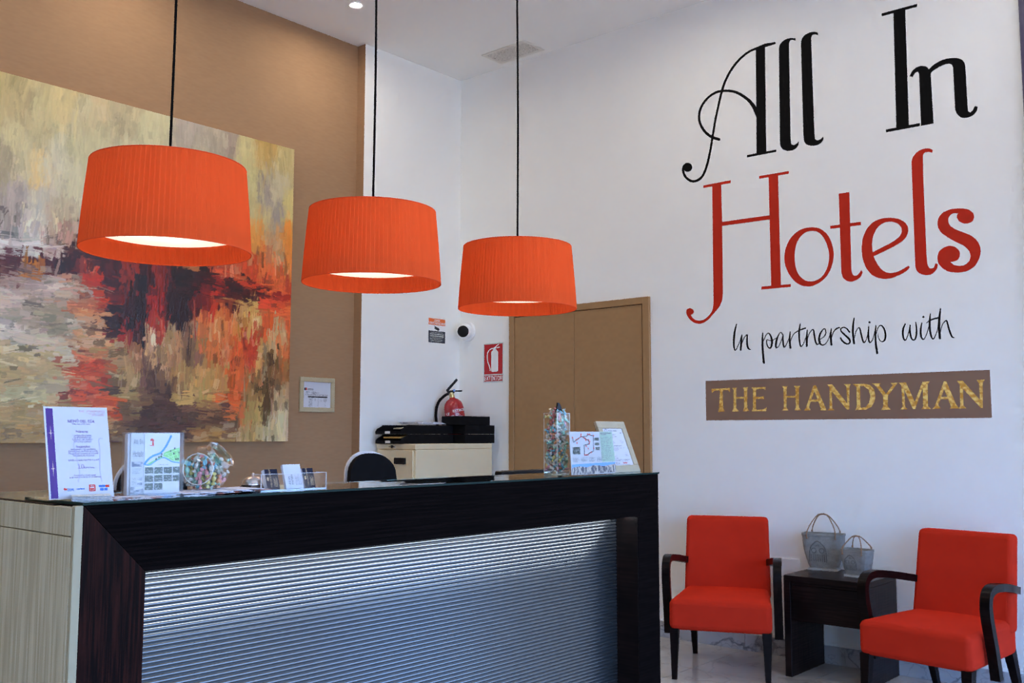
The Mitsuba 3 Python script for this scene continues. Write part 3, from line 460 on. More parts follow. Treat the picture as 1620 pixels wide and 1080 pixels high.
# ------------------------------------------------------------------ lettering painted on the right wall
LETTERS = json.loads('''{"allin":[[[[25813,35666,25145,35682,25119,35695,25109,35735,25124,35768,25166,35795,25164,35806,25808,35891,26347,35811,26645,35784,26822,35750,27036,35680,27361,35530,27597,35387,27821,35210,28045,34998,28236,34783,28410,34542,28596,34231,28699,34018,28807,33734,28968,33746,29175,33731,29383,33688,29570,33622,29703,33556,29881,33442,30048,33304,30177,33164,30259,33053,30321,32946,30372,32832,30418,32696,30457,32502,30468,32361,30465,32238,30447,32102,30396,31904,30324,31719,30254,31579,30140,31395,30041,31262,29887,31088,29699,30913,29552,30807,29682,30168,29763,29844,29886,29423,30002,29092,30090,28887,30184,28717,30243,28632,30311,28553,30416,28469,30550,28411,30655,28384,30761,28371,30819,28370,30903,28382,30988,28412,31081,28463,31200,28548,31264,28605,31354,28711,31448,28868,31496,28998,31524,29135,31433,29053,31374,29020,31311,28998,31214,28985,31153,28990,31095,29007,31023,29052,30987,29093,30961,29141,30948,29195,30947,29252,30969,29339,31016,29421,31086,29492,31173,29545,31236,29568,31332,29581,31423,29569,31478,29547,31534,29506,31564,29501,31587,29485,31665,29311,31683,29230,31677,29093,31645,28948,31607,28838,31528,28693,31423,28557,31297,28438,31148,28334,31033,28274,30913,28232,30789,28216,30594,28233,30461,28268,30358,28311,30301,28343,30214,28414,30115,28531,29980,28749,29890,28941,29798,29185,29710,29470,29597,29901,29522,30224,29421,30732,29039,30546,28985,30540,28954,30553,28933,30577,28925,30608,28931,30642,28965,30688,29386,30901,29205,31772,29086,32255,28869,33028,28696,33567,28455,33517,28269,33468,28101,33407,27978,33351,27813,33260,27632,33142,27466,33013,27283,32851,27132,32699,27036,32589,26914,32431,26808,32268,26699,32047,26481,31490,26520,29270,27141,29280,27145,29135,25259,29119,25255,29250,25895,29260],[28857,33587,29007,33084,29282,32068,29368,31700,29517,30980,29710,31138,29910,31352,30032,31513,30165,31744,30260,31987,30300,32157,30313,32327,30304,32449,30283,32571,30247,32698,30206,32805,30149,32915,30087,33009,30010,33105,29921,33197,29830,33276,29717,33359,29597,33433,29487,33486,29306,33546,29116,33580,28940,33591],[28646,33708,28561,33932,28497,34071,28372,34297,28224,34528,28114,34676,27991,34819,27854,34960,27711,35092,27570,35208,27421,35315,27264,35411,27039,35524,26893,35583,26768,35621,26653,35642,26409,35664,26470,32114,26570,32290,26646,32404,26834,32642,27112,32924,27421,33182,27681,33360,27864,33463,28002,33529,28265,33622]]],[[[23858,35672,24098,35765,24157,35780,24303,35798,24415,35798,24623,35749,24721,35691,24835,35590,24877,35509,24918,35344,25001,29785,24994,29580,24982,29446,24956,29349,24846,29194,24759,29131,24637,29071,24573,29044,24440,29017,24238,29008,24176,29020,24026,29089,23980,29117,23940,29153,23844,29303,23829,29355,23852,29474,23914,29400,23962,29359,24109,29303,24147,29306,24185,29320,24278,29373,24300,29404,24310,29441,24333,29724,24338,29895,24282,35455,24273,35496,24230,35602,24214,35627,24189,35642,24104,35648,24034,35635,23861,35541]]],[[[22509,35651,22661,35739,22706,35755,22881,35787,23010,35794,23226,35752,23280,35726,23328,35693,23454,35581,23480,35538,23498,35490,23538,35302,23543,29894,23538,29725,23516,29461,23507,29411,23464,29314,23384,29201,23343,29166,23101,29057,22964,29030,22819,29019,22690,29028,22480,29114,22417,29178,22365,29262,22348,29316,22369,29443,22480,29345,22548,29316,22635,29296,22706,29299,22826,29372,22846,29402,22854,29438,22881,29780,22912,35393,22909,35434,22885,35507,22835,35587,22807,35601,22712,35598,22636,35579,22471,35487,22491,35624]]],[[[18803,35559,18159,35552,18231,29111,18791,29118,18796,28960,16995,28935,16989,29096,17564,29103,17526,35546,16890,35540,16884,35697,18797,35720]]],[[[17428,31794,17267,31709,17198,31828,17162,31873,17074,31929,17036,31934,16975,31929,16926,31773,16926,28927,16286,28931,16328,31653,16313,31688,16288,31717,16211,31778,16143,31815,15883,31915,15678,31970,15577,31985,15384,31971,15324,31943,15253,31889,15233,31861,15195,31740,15187,31670,15172,29501,15162,29398,15111,29220,15060,29129,14975,29019,14938,28985,14831,28918,14743,28883,14550,28874,14498,28881,14355,28921,14274,28961,14159,29073,14116,29157,14065,29306,14120,29366,14150,29386,14193,29390,14221,29380,14306,29214,14350,29170,14418,29126,14439,29126,14496,29154,14529,29189,14537,29214,14557,29372,14581,31594,14595,31738,14617,31826,14697,31970,14761,32035,14869,32116,14912,32140,15124,32214,15243,32239,15453,32268,15599,32266,15795,32241,15869,32223,16096,32137,16209,32079,16414,31922,16476,32032,16547,32105,16605,32148,16784,32211,16880,32215,17028,32196,17079,32179,17247,32075,17318,31988]]]],"hotels":[[[[25777,27682,25778,25380,28920,25430,28933,27758,28284,27754,28281,27927,30165,27920,30168,27764,29546,27761,29607,20550,29619,20380,29659,20166,29681,20088,29716,20012,29761,19943,29894,19776,30027,19666,30235,19536,30304,19510,30377,19493,30577,19466,30704,19480,30862,19525,30972,19589,31070,19667,31133,19733,31216,19893,31114,19905,31059,19928,30995,20034,30993,20066,31003,20099,31053,20197,31083,20226,31245,20304,31289,20309,31332,20304,31443,20275,31473,20254,31495,20225,31538,20142,31543,20106,31515,19964,31478,19861,31321,19627,31204,19522,31053,19416,30988,19376,30844,19321,30709,19287,30580,19273,30358,19310,30242,19355,30093,19432,30020,19473,29888,19574,29288,20145,29180,20275,29045,20535,29019,20615,28978,20837,28956,21102,28920,25185,25778,25125,25781,21169,26406,21179,26410,21003,24566,20987,24561,21149,25172,21159,25181,27674,24504,27664,24500,27820,26388,27849,26392,27690]]],[[[23147,24297,23545,24309,23641,24300,23828,24260,24008,24195,24095,24151,24269,24040,24354,23973,24508,23821,24576,23732,24640,23636,24751,23429,24833,23223,24862,23118,24885,23013,24912,22807,24916,22613,24895,22420,24845,22211,24809,22098,24719,21872,24666,21765,24607,21664,24472,21468,24326,21298,24251,21226,24173,21161,24013,21053,23855,20975,23775,20949,23617,20915,23471,20897,23340,20895,23272,20903,23115,20939,22933,21001,22755,21089,22671,21144,22505,21274,22429,21347,22360,21423,22243,21588,22193,21677,22107,21862,22070,21959,22008,22161,21968,22360,21950,22546,21953,22730,21978,22931,22055,23257,22090,23359,22173,23553,22275,23733,22335,23815,22401,23893,22550,24036,22712,24151,22795,24192,22881,24223],[23173,24091,22923,24015,22863,23982,22745,23892,22632,23776,22579,23707,22480,23541,22352,23252,22260,22931,22224,22719,22213,22529,22216,22438,22224,22346,22259,22153,22317,21947,22398,21754,22503,21581,22565,21500,22698,21365,22772,21313,22851,21271,22934,21237,23092,21190,23164,21175,23300,21169,23367,21175,23504,21204,23643,21257,23711,21293,23776,21336,23901,21444,24016,21578,24065,21653,24109,21733,24180,21910,24233,22102,24253,22204,24285,22532,24282,22833,24245,23112,24179,23369,24149,23450,24070,23604,23970,23752,23913,23819,23853,23878,23717,23974,23643,24013,23499,24069,23367,24090]]],[[[22105,24053,21547,24043,21542,21566,21528,21432,21455,21198,21423,21148,21384,21105,21268,21005,21217,20976,21066,20928,21007,20917,20947,20916,20890,20926,20758,20962,20645,21006,20513,21093,20433,21171,20342,21359,20345,21388,20360,21415,20423,21499,20525,21356,20621,21265,20681,21233,20771,21226,20805,21229,20836,21243,20862,21267,20921,21344,20946,21414,20966,21544,20971,21637,20957,24033,20355,24023,20349,24204,20956,24209,20945,25979,21551,25986,21547,24215,22100,24220]]],[[[17860,21469,18141,21319,18358,21230,18505,21186,18786,21160,18848,21167,19000,21211,19113,21264,19164,21302,19326,21447,19376,21507,19564,21825,19627,21968,19711,22190,18815,22508,18597,22595,18210,22781,18147,22822,17997,22947,17950,22996,17910,23053,17879,23116,17832,23235,17806,23351,17814,23507,17823,23567,17842,23626,17966,23829,18062,23920,18251,24046,18323,24082,18568,24159,18759,24201,19030,24221,19131,24222,19233,24214,19481,24159,19575,24130,19665,24086,19745,24031,19955,23855,20023,23773,20178,23493,20229,23382,20269,23262,20296,23141,20350,22789,20357,22661,20340,22336,20327,22213,20272,21968,20170,21658,20118,21555,19931,21288,19874,21218,19806,21156,19733,21105,19535,20989,19451,20954,19147,20879,19059,20871,18839,20884,18668,20910,18315,21021,18172,21085,17986,21185,17909,21249,17803,21359],[19774,22722,19774,22902,19743,23125,19726,23210,19669,23375,19562,23597,19514,23666,19355,23826,19299,23872,19236,23909,19169,23935,18986,23988,18850,23993,18675,23972,18543,23924,18362,23827,18275,23742,18185,23615,18163,23560,18146,23413,18147,23356,18159,23302,18181,23253,18268,23111,18310,23067,18600,22883,18771,22804,19751,22422]]],[[[16376,27495,16500,27591,16657,27646,16743,27655,16866,27651,16986,27632,17041,27611,17197,27535,17250,27495,17381,27354,17436,27270,17454,27222,17490,27094,17498,27041,17510,21410,17493,21302,17455,21168,17430,21121,17341,21021,17302,20986,17214,20934,17054,20872,16940,20853,16792,20851,16743,20861,16628,20914,16547,20971,16455,21079,16403,21169,16352,21382,16476,21420,16546,21251,16587,21210,16652,21173,16705,21176,16773,21204,16794,21223,16854,21329,16885,21413,16904,21706,16914,22017,16923,25899,16903,27260,16888,27322,16857,27394,16812,27427,16738,27451,16676,27449,16537,27417,16419,27360]]],[[[15231,23913,15282,23864,15306,23826,15320,23754,15318,23697,15273,23584,15228,23509,15079,23379,14984,23341,14840,23316,14786,23318,14626,23364,14587,23382,14554,23412,14529,23450,14482,23563,14476,23612,14494,23742,14507,23791,14530,23837,14690,24006,14743,24041,14799,24066,15024,24141,15183,24167,15519,24188,15612,24181,15701,24163,15937,24099,15997,24066,16050,24024,16175,23899,16209,23842,16234,23781,16284,23608,16290,23489,16276,23336,16259,23277,16176,23107,16140,23046,16047,22938,15811,22728,15648,22600,15423,22437,15072,22212,15011,22159,14858,21984,14792,21879,14731,21666,14729,21607,14739,21550,14781,21409,14809,21361,14846,21321,14935,21239,14984,21202,15040,21177,15100,21165,15260,21153,15324,21161,15503,21215,15592,21265,15735,21427,15624,21414,15553,21416,15423,21458,15379,21479,15341,21511,15269,21633,15251,21677,15243,21775,15262,21904,15280,21951,15375,22090,15415,22136,15463,22174,15516,22202,15684,22262,15749,22269,15812,22264,16010,22223,16072,22195,16215,22083,16259,22037,16295,21982,16318,21921,16362,21752,16367,21683,16349,21508,16335,21441,16310,21377,16196,21206,16091,21091,15913,20966,15841,20925,15765,20893,15519,20839,15329,20818,15051,20829,14962,20841,14874,20867,14792,20906,14594,21029,14530,21092,14476,21163,14351,21366,14318,21442,14255,21658,14235,21805,14250,21997,14283,22144,14369,22328,14455,22460,14605,22612,14733,22717,15324,23043,15452,23131,15616,23262,15651,23305,15720,23432,15750,23529,15744,23710,15711,23785,15648,23869,15583,23914,15486,23952,15405,23951]]]],"script":[[[[28297,18508,28326,18328,28346,18148,28353,17983,28349,17826,28331,17698,28291,17559,28255,17497,28226,17479,28199,17476,28179,17483,28152,17502,28105,17561,27933,17865,27835,18075,27727,18385,27734,18402,27747,18409,27766,18407,27776,18397,27878,18094,27954,17925,28128,17612,28175,17549,28202,17529,28222,17603,28234,17743,28234,17924,28221,18140,28197,18368,28153,18656,28123,18806,28057,19062,28061,19080,28072,19090,28092,19091,28106,19079,28211,18837,28259,18683]]],[[[27492,18379,27576,18289,27626,18213,27731,18022,27717,18391,27732,18413,27752,18419,27772,18415,27785,18401,27851,18014,27878,17782,27902,17505,27893,17476,27868,17455,27824,17453,27806,17463,27790,17489,27744,17869,27697,17976,27605,18151,27535,18261,27494,18305,27434,18341,27435,18299,27474,18018,27472,17843,27450,17680,27427,17613,27395,17558,27360,17515,27324,17484,27294,17470,27253,17466,27189,17480,27178,17490,27178,17504,27185,17513,27251,17533,27282,17569,27325,17646,27347,17726,27363,17846,27372,18011,27348,18293,27357,18366,27388,18400,27416,18408,27438,18406]]],[[[26199,18303,26262,18206,26366,17980,26360,18417,26375,18438,26394,18445,26413,18441,26426,18427,26462,18135,26476,17956,26484,17696,26480,17402,26428,16661,26411,16629,26390,16615,26365,16610,26341,16613,26319,16625,26305,16644,26300,16666,26360,17396,26367,17620,26366,17930,26348,17929,26336,17939,26218,18186,26157,18274,26115,18318,26073,18350,26041,18362,26020,18356,25978,18301,25926,18180,25898,18073,25880,17966,25983,17969,26109,18022,26154,18024,26176,18009,26192,17970,26192,17866,26181,17785,26159,17689,26136,17625,26108,17572,26071,17525,26012,17475,25970,17457,25942,17456,25901,17472,25862,17508,25832,17553,25799,17630,25776,17706,25760,17790,25756,17866,25762,17946,25706,17960,25654,17982,25524,18065,25517,18079,25527,18097,25547,18100,25675,18014,25768,17982,25791,18086,25834,18209,25891,18310,25963,18390,25990,18406,26022,18415,26075,18407,26128,18375],[26004,17549,26062,17626,26104,17732,26126,17822,26142,17922,26143,17961,26134,17986,26119,17984,25992,17934,25876,17930,25874,17835,25882,17770,25931,17587,25952,17537,25964,17521]]],[[[25187,17946,25173,17707,25161,17638,25135,17550,25112,17504,25090,17482,25059,17470,25033,17474,25008,17491,24988,17514,24950,17574,24794,17860,24737,17980,24708,18065,24689,18148,24652,18359,24658,18380,24684,18387,24698,18371,24751,18076,24812,17917,24954,17666,24997,17600,25044,17543,25071,17682,25085,17837,25091,17997,25085,18244,25095,18257,25117,18263,25199,18373,25237,18401,25267,18405,25290,18398,25336,18364,25402,18287,25485,18157,25564,17997,25608,17875,25632,17755,25639,17630,25624,17538,25605,17494,25590,17476,25560,17458,25514,17460,25470,17485,25405,17547,25363,17602,25316,17681],[25142,18233,25206,18015,25282,17841,25355,17698,25399,17627,25442,17577,25485,17541,25528,17520,25533,17573,25530,17651,25501,17848,25430,18085,25366,18226,25297,18329,25267,18355,25253,18359,25236,18344,25166,18242]]],[[[24382,18318,24467,18251,24543,18165,24601,18054,24666,17881,24667,18047,24646,18363,24654,18383,24674,18392,24695,18386,24703,18372,24762,18062,24774,17882,24743,17431,24735,17411,24710,17390,24688,17384,24656,17392,24639,17406,24629,17435,24663,17826,24643,17836,24543,18073,24480,18167,24433,18216,24378,18262,24256,18336,24152,18376,23968,18431,23726,18487,23703,18507,23702,18538,23724,18562,23748,18566,23995,18501,24216,18415,24285,18380]]],[[[24149,18546,24174,18391,24183,18222,24181,17994,24167,17816,24138,17614,24112,17518,24091,17479,24072,17460,24050,17450,24028,17450,24005,17458,23969,17487,23934,17529,23875,17620,23802,17771,23705,18012,23719,18026,23739,18020,23834,17787,23891,17668,23971,17556,24028,17508,24053,17625,24071,17771,24084,17933,24088,18099,24081,18330,24068,18486,24016,18793,24020,18808,24033,18819,24055,18820,24070,18807]]],[[[23369,18412,23445,18339,23536,18218,23578,18142,23620,18028,23614,18410,23626,18428,23641,18433,23657,18430,23667,18419,23721,18078,23742,17850,23752,17497,23744,17466,23719,17445,23698,17440,23676,17443,23658,17453,23642,17480,23625,17859,23552,18084,23497,18192,23430,18286,23371,18350,23313,18385,23299,18377,23291,18339,23277,18105,23236,17826,23187,17637,23150,17554,23125,17526,23096,17508,23065,17503,23018,17518,22979,17546,22917,17606,22835,17724,22834,17737,22841,17746,22861,17747,22946,17631,23028,17583,23056,17577,23067,17583,23102,17666,23136,17795,23213,18315,23230,18380,23258,18422,23286,18438,23329,18435]]],[[[22824,18296,22903,18195,22939,18125,22973,18039,22995,17960,23008,17874,23003,17754,22985,17673,22962,17612,22944,17577,22904,17526,22855,17487,22803,17461,22767,17453,22718,17453,22640,17483,22566,17541,22492,17628,22416,17742,22333,17910,22304,17998,22247,18226,22255,18239,22266,18243,22286,18232,22370,17927,22429,17804,22501,17688,22553,17621,22622,17556,22687,17520,22741,17513,22771,17523,22802,17546,22831,17579,22855,17619,22881,17697,22898,17813,22725,17888,22669,17925,22619,17974,22557,18054,22526,18114,22510,18180,22513,18249,22528,18316,22557,18390,22581,18422,22616,18438,22650,18434,22686,18415,22762,18356],[22748,17924,22898,17854,22881,17973,22835,18120,22802,18188,22737,18282,22671,18356,22641,18381,22622,18387,22604,18365,22588,18327,22568,18242,22568,18161,22587,18109,22637,18029,22700,17959]]],[[[22062,18289,22130,18188,22212,17978,22199,18378,22210,18395,22225,18401,22241,18397,22251,18386,22308,18080,22322,17906,22302,17475,22287,17445,22258,17428,22235,17427,22214,17434,22197,17449,22188,17469,22210,17876,22103,18127,22065,18195,21997,18268,21867,18351,21754,18374,21739,18391,21738,18421,21752,18440,21774,18448,21879,18426,21921,18404,21991,18354]]],[[[21629,18415,21686,18373,21712,18329,21717,18264,21694,18192,21661,18135,21579,18037,21280,17734,21233,17653,21221,17618,21222,17579,21235,17552,21259,17524,21296,17504,21349,17513,21420,17547,21480,17588,21516,17624,21609,17742,21683,17858,21707,17870,21733,17862,21744,17838,21712,17738,21678,17676,21624,17605,21563,17543,21512,17504,21456,17473,21368,17442,21312,17434,21258,17442,21214,17465,21175,17499,21152,17529,21133,17573,21133,17652,21160,17732,21191,17788,21236,17841,21394,17980,21596,18181,21643,18259,21651,18289,21647,18321,21616,18352,21559,18377,21525,18382,21471,18371,21413,18341,21356,18292,21219,18094,21195,18085,21170,18090,21153,18109,21152,18142,21283,18316,21330,18362,21379,18397,21454,18431,21504,18442,21552,18441]]],[[[21032,18453,21050,18208,21049,17966,21031,17717,21007,17477,20999,17456,20984,17439,20953,17428,20921,17436,20899,17460,20895,17492,20929,17775,20912,17767,20899,17777,20834,18045,20794,18147,20726,18250,20693,18282,20656,18301,20639,18271,20626,18221,20554,17798,20506,17605,20475,17525,20444,17477,20421,17458,20402,17452,20365,17458,20331,17488,20290,17555,20240,17666,20202,17778,20146,18001,20087,18327,20089,18344,20111,18354,20129,18339,20195,17961,20261,17715,20313,17601,20358,17541,20385,17520,20409,17576,20441,17688,20554,18238,20587,18317,20622,18349,20664,18352,20722,18314,20778,18253,20834,18167,20875,18056,20931,17793,20946,18019,20940,18260,20918,18546,20875,18865,20883,18887,20899,18896,20922,18894,20936,18875,21002,18615]]],[[[19997,18580,20003,18602,20017,18622,20037,18634,20060,18638,20083,18633,20101,18620,20116,18583,20113,18559,20100,18539,20081,18524,20058,18518,20035,18521,20015,18533,20002,18551]],[[20134,18368,20183,17960,20188,17810,20182,17663,20167,17557,20140,17480,20106,17445,20067,17439,20026,17459,19972,17511,19916,17594,19884,17664,19835,17808,19768,18050,19704,18342,19712,18355,19722,18359,19736,18354,19741,18345,19816,18017,19871,17818,19918,17681,19951,17614,19990,17562,20028,17525,20067,17503,20091,17634,20101,17854,20098,18008,20077,18358,20089,18378,20106,18384,20123,18380]]],[[[19598,18294,19648,18195,19710,17997,19692,18373,19700,18389,19715,18398,19732,18398,19746,18388,19790,18069,19806,17884,19813,17564,19796,17238,19751,16869,19737,16840,19719,16827,19698,16822,19677,16825,19659,16836,19646,16853,19642,16874,19706,17375,19714,17622,19712,17904,19700,17913,19627,18137,19596,18213,19545,18292,19494,18338,19452,18346,19422,18328,19369,18264,19323,18176,19298,18100,19271,17970,19258,17848,19260,17771,19285,17638,19321,17555,19345,17526,19384,17503,19408,17501,19439,17511,19474,17534,19507,17564,19544,17624,19575,17712,19600,17809,19603,17920,19615,17931,19627,17929,19635,17916,19637,17804,19603,17669,19568,17580,19521,17518,19458,17470,19394,17450,19329,17460,19264,17503,19225,17554,19189,17647,19168,17765,19169,17892,19181,17982,19203,18083,19248,18210,19312,18306,19392,18376,19440,18395,19470,18396,19498,18388,19540,18362]]],[[[17918,18269,17957,18051,18031,17802,18084,17669,18128,17577,18154,17534,18185,17508,18211,17561,18238,17677,18247,17776,18245,17903,18226,18064,18195,18168,18117,18352,18118,18369,18128,18383,18150,18389,18168,18378,18267,18204,18299,18134,18323,18048,18336,17953,18340,17823,18331,17700,18305,17591,18281,17528,18246,17471,18209,17448,18181,17448,18152,17462,18128,17488,18101,17531,18019,17716,17956,17903,17937,17739,17908,17607,17872,17519,17836,17474,17803,17449,17771,17434,17739,17428,17699,17433,17666,17452,17643,17474,17616,17519,17592,17577,17567,17654,17543,17768,17530,17940,17537,18153,17579,18415,17594,18427,17608,18427,17619,18418,17623,18405,17606,18112,17608,17945,17621,17789,17644,17675,17672,17580,17701,17519,17732,17495,17760,17501,17786,17526,17813,17575,17830,17631,17854,17750,17876,17931,17879,18048,17868,18285,17879,18297,17894,18298]]],[[[17141,18652,17146,18674,17160,18692,17178,18705,17200,18709,17221,18704,17238,18691,17252,18655,17249,18632,17238,18613,17220,18599,17199,18593,17177,18595,17159,18607,17146,18624]],[[17310,18350,17398,18027,17414,17885,17412,17744,17398,17633,17377,17565,17328,17482,17274,17438,17232,17435,17195,17458,17156,17510,17058,17698,16996,17857,16919,18150,16936,18166,16953,18156,17034,17869,17128,17641,17190,17536,17215,17508,17239,17495,17251,17501,17269,17526,17298,17593,17311,17645,17322,17748,17322,17879,17314,18012,17264,18337,17268,18351,17278,18361,17297,18362]]],[[[16931,18440,17063,18336,17069,18318,17061,18304,17043,18301,16937,18372,16944,18209,16942,18015,16934,17890,16912,17744,16879,17613,16835,17496,16795,17442,16774,17430,16742,17428,16706,17449,16667,17504,16610,17616,16540,17779,16485,17944,16445,18198,16462,18214,16474,18209,16479,18200,16519,17954,16591,17752,16674,17577,16716,17512,16748,17485,16769,17527,16798,17633,16836,17852,16846,18071,16839,18420,16640,18480,16437,18508,16421,18520,16414,18547,16428,18572,16448,18580,16600,18565,16717,18534,16836,18489,16810,18789,16819,18811,16837,18816,16849,18810,16856,18798,16911,18559]]],[[[16444,18563,16471,18281,16482,17992,16474,17720,16458,17467,16451,17446,16427,17424,16396,17419,16367,17432,16351,17461,16363,17804,16346,17812,16290,18024,16252,18131,16220,18189,16163,18264,16110,18315,16066,18342,16047,18288,16013,18073,15963,17850,15919,17691,15873,17569,15834,17494,15794,17454,15758,17444,15689,17457,15681,17470,15688,17483,15757,17509,15799,17596,15871,17836,15930,18084,15975,18305,15998,18365,16036,18401,16071,18404,16115,18378,16195,18294,16252,18215,16287,18149,16314,18074,16365,17864,16361,18125,16345,18418,16324,18676,16286,19010,16293,19030,16307,19039,16328,19037,16340,19020,16409,18750]]]],"gold":[[[[29845,15231,29837,14969,29674,15101,29354,15137,29273,15067,29358,14062,29427,13820,28984,13842,29080,14057,29102,15062,29031,15140,28723,15131,28663,15033,28607,15004,28601,15251]]],[[[28361,15137,28386,14046,28484,13824,28050,13840,28218,14043,28206,14601,27683,14589,27696,14034,27768,13836,27365,13852,27495,14031,27481,14585,27469,14584,27467,14684,27479,14684,27469,15112,27417,15260,27735,15247,27670,15117,27680,14689,28203,14702,28193,15132,28153,15260,28452,15247]]],[[[27175,15230,27093,15101,27119,14025,27209,13828,26288,13826,26240,14065,26463,13932,26881,13911,26939,14022,26914,14550,26566,14553,26418,14517,26413,14725,26564,14663,26910,14682,26901,15068,26863,15133,26403,15130,26298,15061,26293,15242]]],[[[24437,14579,24441,14034,24525,13843,24141,13843,24260,14031,24229,15098,24141,15240,24526,15242,24433,15105,24436,14686,24993,14690,24982,15121,24921,15248,25255,15248,25166,15126,25174,13993,25282,13844,24890,13849,25012,13990,24996,14582]]],[[[23840,13971,23962,13824,23565,13839,23655,14021,23551,14315,23093,14316,22941,13904,23020,13821,22633,13820,23209,15237,23358,15231],[23312,14923,23133,14444,23509,14441]]],[[[22551,15258,22415,15097,22450,13948,22552,13814,22174,13829,22304,13946,22292,14874,21481,13855,21334,13837,21283,15088,21194,15246,21595,15248,21452,15093,21444,14189,22264,15260]]],[[[20893,15076,20914,13948,20997,13811,20427,13823,20115,13960,19926,14261,19865,14563,19929,14920,20125,15155,20431,15241,21097,15242],[20461,15099,20236,14903,20135,14570,20208,14216,20422,13965,20681,13919,20705,13996,20693,15121]]],[[[20046,15239,19821,15094,19446,14553,19465,13999,19573,13790,19077,13802,19225,13995,19195,14547,18768,15086,18640,15232,19036,15235,18916,15116,19292,14650,19642,15139,19563,15233]]],[[[18615,15231,18543,15179,18464,15052,18440,13956,18553,13804,18187,13813,18308,13954,18324,14848,17910,13814,17800,13812,17365,14919,17378,13938,17464,13802,16999,13809,17135,13958,17110,15107,16996,15246,17363,15238,17800,14192,18222,15238]]],[[[16787,13952,16924,13799,16525,13826,16619,14046,16493,14300,16121,14302,15989,13914,16049,13809,15600,13811,15742,14029,16177,15232,16294,15226],[16296,14814,16154,14423,16451,14421]]],[[[15648,15228,15520,15031,15539,13978,15592,13801,15252,13815,15381,13975,15369,14811,14559,13818,14462,13816,14418,15090,14314,15248,14701,15233,14588,15049,14586,14234,15375,15228]]]]}''')
WALLM = np.array([[0, 0, -1, XR], [-1, 0, 0, 0], [0, 1, 0, 0], [0, 0, 0, 1.0]])      # lettering plane: x runs along -Y, y up, z into the room
def letters(key, bsdf, parent, d, name='letter'):
    for polys in LETTERS[key]:
        ps = []
        for rings in polys:
            r = [np.array(q, float).reshape(-1, 2) * 1e-4 * [-1, 1] for q in rings]
            ps.append(Polygon(r[0], r[1:]).buffer(0))
        m = extr(unary_union(ps), d)
        part(name, m, bsdf, parent, WALLM)
k = thing('wall_lettering', 'painted black words All In in tall thin-serif letters high on the white wall', 'lettering'); letters('allin', 'm_black_paint', k, 0.001)
k = thing('wall_lettering', 'painted red word Hotels under the black words on the white wall', 'lettering'); letters('hotels', 'm_red_paint', k, 0.0012)
k = thing('wall_lettering', 'painted black handwritten words In partnership with, above the brown name band', 'lettering'); letters('script', 'm_black_paint', k, 0.001)
k = thing('name_band', 'brown painted band with gold capitals THE HANDYMAN on the white wall', 'sign')
part('band', bx(XR - 0.0012, XR, 1.4065, 3.0255, 1.3318, 1.5728), 'm_panel_brown', k)
M_ = WALLM.copy(); WALLM = WALLM.copy(); WALLM[0, 3] = XR - 0.0012; letters('gold', 'm_gold', k, 0.0012); WALLM = M_

# ------------------------------------------------------------------ red armchairs and side table
def warp_seat(m):
    v = m.vertices.copy(); t = (v[:, 1] + 0.24) / 0.55
    v[:, 0] *= 0.86 + 0.14 * np.clip(t, 0, 1); top = v[:, 2] > 0.33
    v[top, 2] += 0.012 * np.cos(np.clip(v[top, 0] / 0.26, -1, 1) * np.pi / 2) * np.cos(np.clip((v[top, 1] - 0.03) / 0.28, -1, 1) * np.pi / 2)
    m.vertices = v; return m
def fine_box(*a, r, step):
    s = m3.Manifold.sphere(r, 24); x0, x1, y0, y1, z0, z1 = a
    return tm(m3.Manifold.batch_hull([s.translate((x, y, z)) for x in (x0 + r, x1 - r) for y in (y0 + r, y1 - r) for z in (z0 + r, z1 - r)]).refine_to_length(step))
seat0 = warp_seat(fine_box(-0.259, 0.259, -0.24, 0.315, 0.244, 0.400, r=0.030, step=0.025))
def back_mesh():
    m = fine_box(-0.235, 0.235, -0.045, 0.045, 0.0, 0.442, r=0.024, step=0.025); v = m.vertices.copy()
    v[:, 1] -= 0.010 * np.cos(v[:, 0] / 0.235 * np.pi / 2) * (v[:, 1] > 0) ; v[:, 0] *= 1 - 0.045 * v[:, 2] / 0.44
    v[:, 1] += -0.185 * v[:, 2] - 0.185; v[:, 2] += 0.342; m.vertices = v; return m
back0 = back_mesh()
ARM = spline([(0.135, 0.20), (0.165, 0.33), (0.205, 0.47), (0.208, 0.535), (0.185, 0.572), (0.125, 0.586), (0.0, 0.575), (-0.13, 0.553), (-0.25, 0.532), (-0.31, 0.522)], 8)
def arm_mesh(s):
    p = LineString(ARM).buffer(0.017, cap_style=2, join_style=1).simplify(0.0004); m = extr(p, 0.042)
    M = np.array([[0, 0, 1, 0.263 if s > 0 else -0.305], [1, 0, 0, 0], [0, 1, 0, 0], [0, 0, 0, 1.0]]); m = moved(m.subdivide_to_size(0.06), M); v = m.vertices.copy(); v[:, 0] -= s * 0.085 * np.clip((0.10 - v[:, 1]) / 0.40, 0, 1) ** 1.5 * (v[:, 2] > 0.45); m.vertices = v; return m
arms0 = {s: arm_mesh(s) for s in (-1, 1)}
legs0 = {('front', s): bilerp_hexa((s * 0.233 - 0.0125, s * 0.233 + 0.0125, 0.295, 0.322, 0), (s * 0.232 - 0.023, s * 0.232 + 0.023, 0.262, 0.308, 0.252)) for s in (-1, 1)}
legs0.update({('back', s): bilerp_hexa((s * 0.198 - 0.0125, s * 0.198 + 0.0125, -0.330, -0.303, 0), (s * 0.195 - 0.022, s * 0.195 + 0.022, -0.235, -0.190, 0.27)) for s in (-1, 1)})
